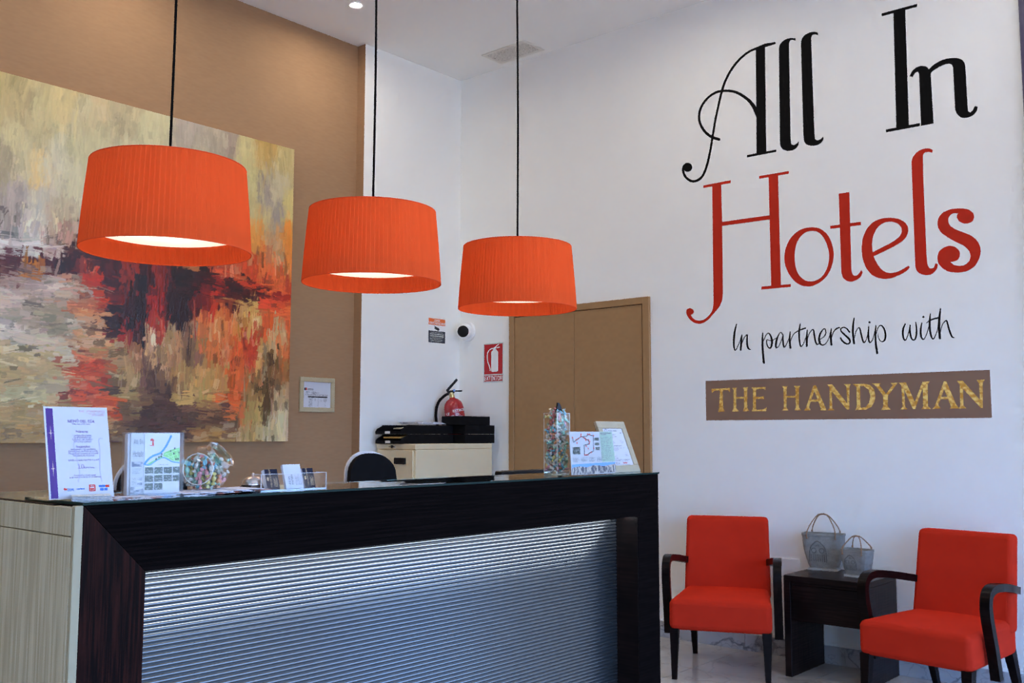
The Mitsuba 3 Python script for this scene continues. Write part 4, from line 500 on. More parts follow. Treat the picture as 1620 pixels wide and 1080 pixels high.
def armchair(x, y, facing, lab):
    k = thing('armchair', lab, 'armchair', 'red armchairs by the white wall'); M = mat(x, y, 0, rz=facing - 90)
    part('seat', seat0, 'm_red_cloth', k, M, smooth=60, label='red upholstered seat'); part('backrest', back0, 'm_red_cloth', k, M, smooth=60, label='red upholstered backrest')
    for s in (-1, 1): part('arm', arms0[s], 'm_wood', k, M, smooth=35)
    for q in legs0.values(): part('leg', q, 'm_wood', k, M)
armchair(4.79, 2.66, 204.1, 'red armchair with dark bent wood arms standing beside the reception desk end')
armchair(4.779, 1.52, 172.1, 'red armchair with dark wood arms at the right edge, right of the side table')
k = thing('side_table', 'low dark wood side table with panel legs between the two red armchairs', 'side table')
tx0, tx1, ty0, ty1, tz = 4.845, 5.248, 1.905, 2.345, 0.516
part('top', cbox(tx0, tx1, ty0, ty1, tz - 0.030, tz, 0.0015), 'm_wood_table', k)
for a, b in ((ty0, ty0 + 0.036), (ty1 - 0.036, ty1)): part('panel_leg', cbox(tx0, tx1, a, b, 0, tz - 0.0305, 0.0015), 'm_wood_table', k)
part('apron', cbox(tx0 + 0.012, tx1 - 0.02, ty0 + 0.0365, ty1 - 0.0365, 0.286, 0.468, 0.0012), 'm_wood_table', k)
part('upper_rail', cbox(tx0 + 0.009, tx1 - 0.02, ty0 + 0.0365, ty1 - 0.0365, 0.4695, tz - 0.0305, 0.001), 'm_wood_table', k)

# ------------------------------------------------------------------ stone-coloured handled pots on the side table
def pot(x, y, rz, w, dep, wb, db, h, hand, lab, seed):
    k = thing('handled_pot', lab, 'pot', 'grey bag-shaped pots on the side table'); M = mat(x, y, tz, rz=rz)
    def rect(a, b, z, n=10, p=7.0):
        t = np.linspace(0, 2 * np.pi, 4 * n, endpoint=False) + 1e-3; c, s = np.cos(t), np.sin(t); q = (np.abs(c) ** p + np.abs(s) ** p) ** (-1 / p)
        return np.stack([a / 2 * c * q, b / 2 * s * q, np.full_like(t, z)], 1)
    prof = [(0.0, 0.02), (0.004, 1.03), (0.006, 1.05), (0.05 * h / 0.2, 1.05), (0.055 * h / 0.2, 0.98)]
    rows = [rect(wb * 0.02, db * 0.02, 0.0), rect(wb * 1.02, db * 1.02, 0.0), rect(wb * 1.06, db * 1.06, 0.002), rect(wb * 1.06, db * 1.06, 0.010), rect(wb * 1.0, db * 1.0, 0.013)]
    for t in np.linspace(0.08, 1, 14):
        e = math.sin(min(t, 1) * math.pi / 2) ** 0.85; rows.append(rect(wb + (w * 0.965 - wb) * e, db + (dep * 0.965 - db) * e, 0.013 + (h - 0.013 - 0.014) * t))
    rows += [rect(w, dep, h - 0.012), rect(w, dep, h), rect(w - 0.012, dep - 0.012, h), rect(w - 0.018, dep - 0.018, h - 0.02), rect(wb, db, 0.03), rect(0.001, 0.001, 0.03)]
    v = np.concatenate(rows); n = len(rows[0]); f = []
    for i in range(len(rows) - 1):
        for j in range(n):
            q = (j + 1) % n; f += [[i * n + j, i * n + q, (i + 1) * n + q], [i * n + j, (i + 1) * n + q, (i + 1) * n + j]]
    body = trimesh.Trimesh(v, np.array(f), process=False)
    part('body', body, 'm_stone', k, M, smooth=40)
    part('foot', extr(sbox(-wb * .54, -db * .54, wb * .54, db * .54).difference(sbox(-wb * .50, -db * .50, wb * .50, db * .50)), 0.010), 'm_stone_light', k, M)
    # pressed arch emblem with two circles over bars, on the front face (front = -y)
    def relief(pts, r):
        P3 = []
        for a, b in pts:
            t = np.clip((b - 0.013) / (h - 0.027), 0.08, 1); e = math.sin(t * math.pi / 2) ** 0.85
            P3.append((a, -(db + (dep * 0.965 - db) * e) / 2 - 0.0003, b))
        return tube(P3, r, 5)
    s_ = h / 0.185; cz = h * 0.50; ax = -0.02 * s_
    arch = [(ax - 0.042 * s_, cz - 0.05 * s_)] + [(ax - 0.042 * s_, cz), (ax - 0.034 * s_, cz + 0.028 * s_), (ax - 0.012 * s_, cz + 0.05 * s_), (ax, cz + 0.055 * s_), (ax + 0.012 * s_, cz + 0.05 * s_), (ax + 0.034 * s_, cz + 0.028 * s_), (ax + 0.042 * s_, cz), (ax + 0.042 * s_, cz - 0.05 * s_)]
    em = [relief(arch, 0.0026 * s_)] + [relief([(ax + q * 0.02 * s_ + 0.012 * s_ * math.cos(t), cz + 0.008 * s_ + 0.012 * s_ * math.sin(t)) for t in np.linspace(0, 2 * math.pi, 14)], 0.0021 * s_) for q in (-1, 1)]
    em += [relief([(ax + q * s_, cz - 0.012 * s_), (ax + q * s_, cz - 0.03 * s_), (ax + q * s_, cz - 0.048 * s_)], 0.0021 * s_) for q in np.linspace(-0.032, 0.032, 7)]
    em += [relief([(ax - 0.008 * s_, cz + 0.03 * s_), (ax, cz + 0.04 * s_), (ax + 0.008 * s_, cz + 0.03 * s_)], 0.0021 * s_)]
    part('emblem', cat(em), 'm_emblem', k, M, smooth=True, label='pressed pointed-arch emblem with two circles and bars')
    for yy_, hz_ in ((-dep / 2, hand), (dep / 2, hand * 0.97)):
        u = w * 0.34; pts = spline([(-u, yy_ - 0.004 * np.sign(-yy_), h - 0.022), (-u, yy_ + 0.003 * np.sign(yy_), h + 0.006), (-u * .80, yy_ * .72, h + hz_ * 0.45), (-u * .38, yy_ * .25, h + hz_ * 0.90), (0, yy_ * .1, h + hz_), (u * .38, yy_ * .25, h + hz_ * 0.90), (u * .80, yy_ * .72, h + hz_ * 0.45), (u, yy_ + 0.003 * np.sign(yy_), h + 0.006), (u, yy_ - 0.004 * np.sign(-yy_), h - 0.022)], 10)
        N = len(pts); tw = np.arange(N) * 0.9
        st = [tube(pts + 0.0016 * np.stack([np.zeros(N), np.cos(tw + o), np.sin(tw + o)], 1), 0.0023, 5) for o in (0, 2.1, 4.2)]
        kn = [moved(trimesh.creation.icosphere(1, 0.0048), mat(q * u, yy_ + 0.004 * np.sign(yy_), h - 0.024)) for q in (-1, 1)] + [moved(trimesh.creation.icosphere(1, 0.0055), mat(q * u, yy_, h + 0.006)) for q in (-1, 1)]
        part('handle', cat(st + kn), 'm_rope', k, M, smooth=True, label='twisted brown rope handle')
mtl('m_emblem', (0.13, 0.125, 0.11), 0.85)
pot(5.172, 2.262, -80, 0.222, 0.108, 0.144, 0.08, 0.196, 0.105, 'larger grey bag-shaped pot with rope handles, at the back of the side table', 1)
pot(5.045, 2.028, -95, 0.152, 0.105, 0.102, 0.078, 0.140, 0.068, 'smaller grey bag-shaped pot with rope handles, at the front of the side table', 2)

# ------------------------------------------------------------------ on the walls
def wallframe(y, x0, x1, z0, z1): return frame((x0, y, z0), (1, 0, 0), (0, 0, 1))
def picture_frame(k, w, h, b, t, bsdf):
    o = sbox(0, 0, w, h).difference(sbox(b, b, w - b, h - b)); return o
k = thing('framed_notice', 'small beige framed notice with a printed table hanging on the brown wall', 'framed notice')
M = frame((3.852, YL, 1.391), (1, 0, 0), (0, 0, 1)); w, h = 0.284, 0.227
for n_, q in (('rail', (0, w, 0, 0.030)), ('rail', (0, w, h - 0.030, h)), ('stile', (0, 0.030, 0.0302, h - 0.0302)), ('stile', (w - 0.030, w, 0.0302, h - 0.0302))): part(n_, cbox(q[0], q[1], q[2], q[3], 0.0, 0.014, 0.002), 'm_frame_wood', k, M)
part('sheet', bx(0.0302, w - 0.0302, 0.0302, h - 0.0302, 0.001, 0.005), 'm_paper', k, M)
Mz = M @ mat(0, 0, 0.0051)
pr = []
pr += [flat(0.066, 0.112, 0.150, 0.154), flat(0.066, 0.113, 0.143, 0.147)]
pr += [flat(0.048, 0.085, 0.129, 0.132), flat(0.048, 0.07, 0.121, 0.124), flat(0.098, 0.135, 0.129, 0.132), flat(0.098, 0.165, 0.1235, 0.1265), flat(0.098, 0.125, 0.117, 0.120), flat(0.048, 0.232, 0.110, 0.1135)]
for r_ in range(8): pr += [flat(0.075 + (r_ % 3) * 0.003, 0.108 - (r_ % 2) * 0.005, 0.088 - r_ * 0.0078, 0.0905 - r_ * 0.0078), flat(0.150, 0.155, 0.088 - r_ * 0.0078, 0.0905 - r_ * 0.0078), flat(0.196 + (r_ > 2) * 0.012, 0.224 - (r_ > 2) * 0.012, 0.088 - r_ * 0.0078, 0.0905 - r_ * 0.0078)] + ([flat(0.124, 0.130, 0.088 - r_ * 0.0078, 0.0905 - r_ * 0.0078), flat(0.172, 0.180, 0.088 - r_ * 0.0078, 0.0905 - r_ * 0.0078)] if r_ < 3 else [])
part('printed_lines', cat(pr), 'm_ink_grey', k, Mz); part('table_header', flat(0.070, 0.226, 0.0945, 0.1035), 'm_ink', k, Mz); part('emblem', cat([flat(0.038, 0.049, 0.141, 0.157)]), 'm_ink', k, Mz); part('emblem', flat(0.0495, 0.060, 0.141, 0.157), 'm_ink_red', k, Mz)

k = thing('warning_sign', 'small orange, white and slate notice on the white wall left of the camera', 'sign')
M = frame((4.936, YB, 1.917), (1, 0, 0), (0, 0, 1)); w, h = 0.171, 0.179; SX = XR
part('plate', bx(0, w, 0, h, 0, 0.0012), 'm_white', k, M); Mz = M @ mat(0, 0, 0.0013)
part('orange_field', flat(0, w, 0.131, h), 'm_orange', k, Mz); part('slate_field', flat(0, w, 0, 0.087), 'm_slate', k, Mz); Mt = M @ mat(0, 0, 0.0017)
part('lettering', cat([text('ZONA', 0.016, w / 2, 0.158, True, True), text('VIDEOVIGILADA', 0.016, w / 2, 0.137, True, True, stretch=0.95)]), 'm_white', k, Mt)
part('camera_symbol', plate(Polygon([(0.062, 0.122), (0.104, 0.108), (0.110, 0.098), (0.100, 0.092), (0.064, 0.103)]).buffer(0.002)), 'm_ink', k, Mz)
part('printed_lines', cat([flat(0.014, 0.157, 0.060, 0.066), flat(0.014, 0.157, 0.046, 0.053)] + [flat(0.014, 0.15 - 0.01 * (i % 3), 0.038 - i * 0.006, 0.0395 - i * 0.006) for i in range(6)] + [flat(0.02, 0.15, 0.074, 0.077)]), 'm_sign_grey', k, Mt)

k = thing('extinguisher_sign', 'red EXTINTOR sign with a white fire extinguisher symbol beside the brown door', 'sign')
M = frame((XR, 4.878, 1.622), (0, -1, 0), (0, 0, 1)); w, h = 0.194, 0.290
part('plate', cbox(0, w, 0, h, 0, 0.003, 0.0008), 'm_sign_grey', k, M); Mz = M @ mat(0, 0, 0.0031); Mt = M @ mat(0, 0, 0.0036)
part('red_field', cat([flat(0.008, w - 0.006, 0.062, h - 0.008), flat(0.008, w - 0.006, 0.010, 0.054)]), 'm_sign_red', k, Mz)
part('lettering', text('EXTINTOR', 0.031, w / 2, 0.017, True, True, stretch=0.80), 'm_white', k, Mt)
sy = unary_union([sbox(0.078, 0.078, 0.146, 0.232).buffer(-0.012).buffer(0.012), Polygon([(0.082, 0.222), (0.142, 0.222), (0.122, 0.245), (0.100, 0.245)]), sbox(0.102, 0.24, 0.120, 0.258), LineString([(0.096, 0.246), (0.150, 0.278)]).buffer(0.0035), LineString([(0.112, 0.252), (0.160, 0.256)]).buffer(0.0035),
   LineString(spline([(0.104, 0.250), (0.075, 0.248), (0.045, 0.225), (0.038, 0.19), (0.046, 0.15), (0.062, 0.115), (0.068, 0.09)], 6)).buffer(0.004), sbox(0.062, 0.09, 0.074, 0.105)])
part('extinguisher_symbol', plate(sy), 'm_white', k, Mt)

k = thing('security_camera', 'white dome security camera with a black lens in the corner', 'security camera')
cd = np.array([-1.0, -0.55, -0.12]); cd /= np.linalg.norm(cd)
Mb = frame((XR, 5.035, 2.012), (0, -1, 0), (0, 0, 1))
part('base', lathe([(0.0005, 0), (0.072, 0), (0.072, 0.018), (0.066, 0.024), (0.0005, 0.024)], 48), 'm_white', k, Mb, smooth=40)
xx = np.cross((0, 0, 1.0), cd); Mc = frame(np.array([XR - 0.045, 5.035, 2.012]), xx, np.cross(cd, xx))
part('ball', lathe([(0.0005, -0.058)] + [(0.058 * math.sin(t), -0.058 * math.cos(t)) for t in np.linspace(0.05, 2.30, 26)], 48), 'm_white', k, Mc, smooth=True)
part('lens', lathe([(0.0435, 0.0375), (0.042, 0.041), (0.036, 0.046), (0.0005, 0.048)], 40), 'm_black', k, Mc, smooth=40)

# ------------------------------------------------------------------ filing cabinet corner
k = thing('filing_cabinet', 'cream metal filing cabinet in the corner with a lock and a black drawer handle', 'filing cabinet')
cx0, cx1, cy0, cy1, cz = 4.432, 5.18, 4.715, 5.105, 1.182
part('body', cat([cbox(cx0 + 0.004, cx1, cy0, cy1, 0.03, cz - 0.038, 0.003), cbox(cx0, cx1, cy0, cy1, cz - 0.0365, cz, 0.003)]), 'm_cabinet', k)
part('plinth', bx(cx0 + 0.02, cx1, cy0 + 0.01, cy1 - 0.01, 0, 0.03), 'm_black', k)
for i in range(3):
    z1 = cz - 0.042 - i * 0.365; q = part('drawer', cbox(cx0 - 0.010, cx0 + 0.003, cy0 + 0.018, cy1 - 0.022, z1 - 0.36, z1, 0.002), 'm_cabinet', k)
    part('handle', rbox(cx0 - 0.026, cx0 - 0.0105, cy0 + 0.08, cy0 + 0.185, z1 - 0.092, z1 - 0.050, 0.004), 'm_black', q, label='black recessed handle')
lk = part('lock', moved(lathe([(0.0005, 0), (0.009, 0), (0.009, 0.006), (0.0005, 0.006)], 20), frame((cx0, 4.917, cz - 0.019), (0, -1, 0), (0, 0, 1))), 'm_chrome', k, smooth=40)
part('key', moved(cat([bx(-0.0012, 0.0012, -0.004, 0.004, 0.006, 0.022), bx(-0.0012, 0.0012, -0.010, 0.010, 0.02, 0.036), bx(-0.03, -0.004, -0.0018, 0.0018, 0.026, 0.030)]), frame((cx0, 4.917, cz - 0.019), (0, -1, 0), (0, 0, 1))), 'm_black', lk)
TRAY = cat([cbox(0, 0.50, 0, 0.25, 0, 0.004, 0.001), cbox(0.06, 0.50, 0, 0.004, 0.004, 0.062, 0.001), cbox(0.06, 0.50, 0.246, 0.25, 0.004, 0.062, 0.001), cbox(0.496, 0.50, 0.004, 0.246, 0.004, 0.062, 0.001)] +
   [xz([(0, 0.004), (0, 0.012), (0.012, 0.034), (0.072, 0.062), (0.072, 0.004)], a, a + 0.004) for a in (0, 0.246)] + [bx(0, 0.004, 0.0, 0.25, 0.003, 0.022)])
TRAY_S = cat([cbox(0, 0.30, 0, 0.19, 0, 0.004, 0.001), cbox(0, 0.30, 0, 0.004, 0.004, 0.0625, 0.001), cbox(0, 0.30, 0.186, 0.19, 0.004, 0.0625, 0.001), cbox(0.296, 0.30, 0.004, 0.186, 0.004, 0.0625, 0.001), cbox(0, 0.004, 0.004, 0.186, 0.004, 0.0625, 0.001)])
def tray(m, x, y, z, rz, lab, tag=True, h=0.03):
    k = thing('letter_tray', lab, 'letter tray', 'black letter trays on the filing cabinet'); M = mat(x, y, z, rz); part('tray', m, 'm_black_matt', k, M)
    if tag: part('label_card', bx(-0.0015, -0.0003, 0.10, 0.15, 0.004, 0.02), 'm_white', k, M)
tray(TRAY, 4.405, 4.835, cz + 0.0005, 0, 'black letter tray lowest in the left stack on the filing cabinet')
tray(TRAY, 4.405, 4.838, cz + 0.064, 0, 'black letter tray on top of the left stack on the filing cabinet')
tray(TRAY_S, 4.872, 4.73, cz + 0.128, 0, 'black deep tray topmost of the right stack on the filing cabinet', False)
tray(TRAY_S, 4.912, 4.722, cz + 0.064 + 0.001, 0, 'black deep tray in the middle of the right stack on the filing cabinet', False)
tray(TRAY_S, 4.912, 4.722, cz + 0.0005, 0, 'black deep tray lowest in the right stack on the filing cabinet', False)
one('envelope', moved(cbox(0, 0.24, 0, 0.16, 0, 0.010, 0.001), mat(4.42, 4.86, cz + 0.036, ry=-4)), 'm_kraft', 'ochre envelope sticking out of the lower left letter tray', 'envelope')
one('envelope', moved(cbox(0, 0.14, 0, 0.12, 0, 0.008, 0.001), mat(4.48, 4.87, cz + 0.097, ry=-4)), 'm_frame_pale', 'cream envelope in the upper left letter tray', 'envelope')
one('paper_stack', cat([moved(cbox(0, 0.25, 0, 0.18, i * 0.004, i * 0.004 + 0.0032, 0.0004), mat(4.605, 4.87 + 0.006 * i, cz + 0.1335, rz=-3 + 2 * i)) for i in range(4)]), 'm_paper', 'loose white papers lying on the black letter trays', 'paper')
# fire extinguisher standing behind the trays
k = thing('fire_extinguisher', 'small red fire extinguisher with a black hose standing tilted behind the black trays', 'fire extinguisher')
_ax = np.array([math.cos(YAW), math.sin(YAW), 0]); FE = trimesh.transformations.rotation_matrix(math.radians(-9.0), _ax); FE[:3, 3] = (5.12, 4.99, cz + 0.014)
R = 0.072
part('cylinder', lathe([(0.0005, 0.004), (R - 0.012, 0.0), (R, 0.012), (R, 0.232), (R * 0.97, 0.258), (R * 0.84, 0.284), (R * 0.58, 0.304), (0.024, 0.314), (0.018, 0.322), (0.0005, 0.322)], 56), 'm_extinguisher', k, FE, smooth=40)
part('neck', lathe([(0.016, 0.318), (0.019, 0.322), (0.019, 0.34), (0.015, 0.342), (0.015, 0.36), (0.0005, 0.36)], 24), 'm_brass', k, FE, smooth=40)
_l = trimesh.transformations.rotation_matrix(-(math.pi / 2 - YAW), (0, 0, 1)); FL = FE @ _l        # local x to the right as seen from the desk front
part('valve', cat([rbox(-0.03, 0.022, -0.012, 0.012, 0.352, 0.374, 0.004), moved(rbox(0, 0.07, -0.009, 0.009, 0, 0.011, 0.004), mat(0.01, 0, 0.362, ry=8)), moved(rbox(-0.005, 0.112, -0.010, 0.010, -0.006, 0.012, 0.005), mat(-0.028, 0, 0.374, ry=-40))]), 'm_black', k, FL, label='black lever and handle')
part('safety_seal', rbox(0.015, 0.03, -0.014, 0.014, 0.362, 0.378, 0.003), 'm_sky_print', k, FL)
part('hose', tube(spline([(-0.02, 0, 0.352), (-0.05, -0.005, 0.345), (-0.105, -0.012, 0.30), (-0.135, -0.012, 0.22), (-0.135, -0.01, 0.13), (-0.105, -0.005, 0.045), (-0.095, -0.005, 0.02)], 8), 0.0105, 10), 'm_black_matt', k, FL, smooth=True, label='black rubber hose')
# white print wrapped on the cylinder
def wrapbar(a0, a1, z0, z1):
    a = np.radians(np.linspace(a0, a1, 5)); r = R + 0.0006; v = np.array([(r * math.sin(t), -r * math.cos(t), z) for z in (z0, z1) for t in a]); f = []
    for i in range(4): f += [[i, i + 1, i + 6], [i, i + 6, i + 5]]
    return trimesh.Trimesh(v, np.array(f), process=False)
def wraptext(s, a0, z, h, bold=True):
    m = text(s, h, 0, 0, bold); v = m.vertices.copy(); t = math.radians(a0) + v[:, 0] / R; r = R + 0.0004 + v[:, 2]
    m.vertices = np.stack([r * np.sin(t), -r * np.cos(t), z + v[:, 1]], 1); return m
rng = np.random.default_rng(3); pr = [wraptext('EXTINTOR', -8, 0.212, 0.017), wraptext('CE', -52, 0.195, 0.018)]
for i in range(12): pr.append(wrapbar(8, 30 + rng.uniform(0, 28), 0.196 - i * 0.0095, 0.199 - i * 0.0095))
for i in range(4): pr.append(wrapbar(-18, -2, 0.168 - i * 0.036, 0.190 - i * 0.036) if i % 2 == 0 else cat([wrapbar(-18, -11, 0.166 - i * 0.036, 0.188 - i * 0.036), wrapbar(-8, -1, 0.166 - i * 0.036, 0.188 - i * 0.036)]))
for i in range(3): pr.append(wrapbar(14 + i * 16, 24 + i * 16, 0.058, 0.082))
for i in range(10): pr.append(wrapbar(-58, -46 + rng.uniform(0, 8), 0.165 - i * 0.011, 0.1675 - i * 0.011))
pr.append(wrapbar(-5, 62, 0.032, 0.042))
part('printed_label', cat(pr), 'm_white', k, FL, label='white printed instructions')

# ------------------------------------------------------------------ behind the desk
def swivel_chair(x, y, facing, lab):
    """facing: the direction (degrees) in which a sitter looks; local +y."""
    k = thing('swivel_chair', lab, 'office chair', 'black office chairs behind the desk'); M = mat(x, y, 0, rz=facing - 90)
    def shell(w0, w1, z0, z1, t, grow, y0):
        t_ = np.linspace(0, 1, 12); right = [(w0 * (1 - u) + w1 * u, z0 + (z1 - z0 - 0.10) * u) for u in t_]
        arc = [(w1 - 0.0 - 0.115 * (1 - math.cos(a)), z1 - 0.10 + 0.10 * math.sin(a)) for a in np.linspace(0.15, math.pi / 2, 10)]
        pts = right + arc; pts = pts + [(-a, b) for a, b in pts[::-1]]
        m = extr(Polygon(pts).buffer(grow), t); m = m.subdivide_to_size(0.05); v = m.vertices.copy()
        m.vertices = np.stack([v[:, 0], y0 + v[:, 2] + 1.1 * v[:, 0] ** 2 - 0.10 * (v[:, 1] - z0), v[:, 1]], 1); return m
    part('back_pad', shell(0.170, 0.120, 0.56, 1.155, 0.035, 0, -0.215), 'm_black_matt', k, M, smooth=40, label='black padded back')
    part('back_shell', shell(0.170, 0.120, 0.555, 1.158, 0.012, 0.008, -0.238), 'm_white', k, M, smooth=40, label='white plastic back shell')
    part('seat', fine_box(-0.23, 0.23, -0.20, 0.25, 0.46, 0.53, r=0.03, step=0.06), 'm_black_matt', k, M, smooth=50)
    part('column', lathe([(0.0005, 0.09), (0.03, 0.09), (0.03, 0.28), (0.018, 0.28), (0.018, 0.46), (0.0005, 0.46)], 24), 'm_black', k, M, smooth=40)
    for a in np.arange(5) * 72 + 18:
        part('foot', moved(bilerp_hexa((0.02, 0.27, -0.014, 0.014, 0.065), (0.02, 0.25, -0.012, 0.012, 0.105)), mat(rz=a)), 'm_black', k, M)
        part('castor', moved(lathe([(0.0005, -0.012), (0.028, -0.012), (0.030, 0), (0.028, 0.012), (0.0005, 0.012)], 20), mat(rz=a) @ mat(0.255, 0, 0.0305, rx=90)), 'm_black', k, M, smooth=40)
    part('bracket', bilerp_hexa((-0.03, 0.03, -0.23, -0.19, 0.44), (-0.025, 0.025, -0.25, -0.225, 0.62)), 'm_black', k, M)
swivel_chair(3.054, 3.392, 255, 'black padded office chair with white shell in front of the cream filing cabinet')
swivel_chair(1.774, 3.12, 255, 'black padded office chair with white shell behind the map stand and the sweet jar')
k = thing('computer_monitor', 'black monitor behind the desk, its top edge showing left of the glass vase', 'monitor')
M = frame((2.80, 2.39, 0.742), (0.9986, 0.052, 0), (0, 0, 1))
part('housing', rbox(-0.148, 0.17, 0.10, 0.373, -0.02, 0.02, 0.006), 'm_black', k, M); part('stand', cat([rbox(-0.035, 0.035, 0.008, 0.14, -0.032, -0.0205, 0.003), rbox(-0.10, 0.10, 0, 0.010, -0.09, 0.07, 0.003)]), 'm_black', k, M)
k = thing('computer_monitor', 'black computer monitor behind the menu stand, only its upper edge showing', 'monitor')
M = frame((1.28, 2.70, 0.742), (1, 0, 0), (0, 0, 1))
part('housing', rbox(-0.16, 0.10, 0.09, 0.345, -0.02, 0.02, 0.006), 'm_black', k, M); part('stand', cat([rbox(-0.035, 0.035, 0.008, 0.14, -0.032, -0.0205, 0.003), rbox(-0.10, 0.10, 0, 0.010, -0.09, 0.07, 0.003)]), 'm_black', k, M)

# ------------------------------------------------------------------ on the glass top
def board(o, w, h, lean, rz=0):
    """Frame of a panel whose lower left corner is o, leaning back by lean degrees."""
    a, l = math.radians(rz), math.radians(lean); x = np.array([math.cos(a), math.sin(a), 0]); b = np.array([-math.sin(a), math.cos(a), 0])
    return frame(o, x, np.array([0, 0, math.cos(l)]) + b * math.sin(l))
# menu in a slanted acrylic holder
k = thing('menu_stand', 'slanted stand with the white menu sheet and its purple band, leftmost on the desk', 'menu stand')
w, h = 0.136, 0.196; M = board((0.883, 2.016, GT + 0.002), w, h, 14.3)
part('holder', cat([flat(-0.003, w + 0.003, -0.001, h + 0.002, 0.002), moved(bx(-0.003, w + 0.003, -0.001, 0.001, -0.09, 0.0), mat(rx=14.3))]), 'm_acrylic', k, M @ mat(0, 0, -0.0025))
part('sheet', flat(0, w, 0, h, 0.0006), 'm_paper', k, M); Mz = M @ mat(0, 0, 0.0008); Mt = M @ mat(0, 0, 0.0013)
part('purple_band', flat(0.004, 0.0185, 0.002, h - 0.004), 'm_purple', k, Mz)
def star(cx, cy, a, b): return Polygon([(cx - a, cy), (cx - a * .12, cy + a * .12), (cx, cy + b), (cx + a * .12, cy + a * .12), (cx + a, cy), (cx + a * .12, cy - a * .12), (cx, cy - b), (cx - a * .12, cy - a * .12)])
part('star', cat([plate(star(0.0115, 0.139, 0.0055, 0.016)), plate(star(0.0115, 0.064, 0.0055, 0.018))]), 'm_star', k, Mt)
c0 = 0.077
part('heading', cat([text('MEN\u00da DEL D\u00cdA', 0.0058, c0, 0.162, True, True)]), 'm_ink_violet', k, Mz)
part('heading', cat([text('Primeros', 0.0046, c0, 0.140, True, True)]), 'm_ink_violet', k, Mz)
part('heading', cat([text('Segundos', 0.0046, c0, 0.1075, True, True)]), 'm_ink_violet', k, Mz)
part('price', cat([text('10', 0.0085, c0 - 0.008, 0.063, False, True), text('\u20ac', 0.0045, c0 + 0.0005, 0.063, False, True), text('/Persona', 0.0032, c0 + 0.012, 0.063, False, True)]), 'm_ink_violet', k, Mz)
part('dishes', cat([text(s, q, c0, y, False, True) for s, q, y in (('Mi\u00e9rcoles 15 de Enero', 0.0026, 0.1575), ('Lentejas Estofadas', 0.0033, 0.1325), ('Codillos Rellenos', 0.0033, 0.1280), ('Ensalada del Pueblo', 0.0033, 0.1235), ('Arroz a la Cubana', 0.0033, 0.119), ('Alb\u00f3ndigas a la Jardinera', 0.0033, 0.1025), ('Escalopines de Pollo al Lim\u00f3n', 0.0033, 0.0980), ('Croquetas Caseras de Cocido', 0.0033, 0.0935), ('Bacalao a la Vizca\u00edna', 0.0033, 0.0890), ('BEBIDA, PAN, POSTRE Y CAF\u00c9', 0.0033, 0.0790), ('De 12:30 a 17:00 horas', 0.0030, 0.0470), ('EN EL PRECIO NO INCLUYE LAS BEBIDAS', 0.0024, 0.0430))]), 'm_ink_violet', k, Mz)
part('name_heading', cat([text('THE  HANDYMAN', 0.0050, 0.130, 0.1845, False, False, True), text('Calle Capit\u00e1n 12, Aranjuez', 0.0022, 0.130, 0.1805, False, False, True), text('hotel y restaurante', 0.0022, 0.128, 0.1772, False, False, True)]), 'm_ink_pink', k, Mz)
part('emblem', cat([flat(0.034, 0.037, 0.018, 0.022), plate(Polygon([(0.030, 0.021), (0.0325, 0.0235), (0.035, 0.021), (0.0325, 0.0175)])), plate(sbox(0.0835, 0.014, 0.097, 0.028).difference(sbox(0.0855, 0.016, 0.095, 0.026))), flat(0.119, 0.127, 0.0215, 0.0265)]), 'm_ink_red', k, Mz)
part('emblem', cat([text('Ticket', 0.0034, 0.0375, 0.0185, True), text('Restaurant', 0.0020, 0.0375, 0.0162), text('sodexo', 0.0036, 0.057, 0.0185, True), flat(0.1045, 0.112, 0.0215, 0.0265), flat(0.1125, 0.1185, 0.0215, 0.0265), flat(0.107, 0.1145, 0.0145, 0.0200), flat(0.1160, 0.123, 0.0145, 0.0200)]), 'm_ink_blue', k, Mz)
part('emblem', cat([text('men\u00fa', 0.0028, 0.0902, 0.0225, True, True), flat(0.0865, 0.094, 0.017, 0.0205)]), 'm_ink_red', k, Mz)
part('watermark_arch', plate(unary_union([LineString(spline([(0.062, 0.035), (0.066, 0.06), (0.060, 0.095), (0.058, 0.115), (0.066, 0.124)], 6)).buffer(0.0012), LineString(spline([(0.112, 0.035), (0.110, 0.06), (0.113, 0.10), (0.113, 0.125), (0.120, 0.127)], 6)).buffer(0.0012)])), 'm_lilac_pale', k, M @ mat(0, 0, 0.0007))
# brochure stand with the town map
k = thing('brochure_stand', 'clear brochure stand with leaflets showing a green town map and small photos', 'brochure stand')
w, h = 0.130, 0.137; M = board((1.052, 2.03, GT + 0.002), w, h, 2.0, rz=-6)
part('holder', cat([flat(0, w, 0, 0.137, 0.0018), moved(flat(0, w, 0, 0.137, 0.0018), mat(0, 0, -0.030)), bx(0, 0.0018, 0, 0.137, -0.028, 0), bx(w - 0.0018, w, 0, 0.137, -0.028, 0), bx(0, w, -0.0015, 0.0003, -0.05, 0.02)]), 'm_acrylic', k, M)
part('side_leaflet', flat(0.010, 0.0395, 0.0006, 0.1355, 0.005), 'm_paper_pale', k, M @ mat(0, 0, -0.0075)); part('map_leaflet', flat(0.040, 0.1205, 0.0006, 0.1355, 0.006), 'm_paper', k, M @ mat(0, 0, -0.0075))
part('leaflet_stack', bx(0.006, 0.124, 0.0006, 0.134, -0.026, -0.009), 'm_paper', k, M)
Mz = M @ mat(0, 0, -0.00140); Ml = M @ mat(0, 0, -0.0024)
X_ = lambda a: 0.040 + (a - 300) / 400 * 0.0805
Y_ = lambda b: 0.1355 - (b - 128) / 812 * 0.135
PT = lambda L: [(X_(a), Y_(b)) for a, b in L]
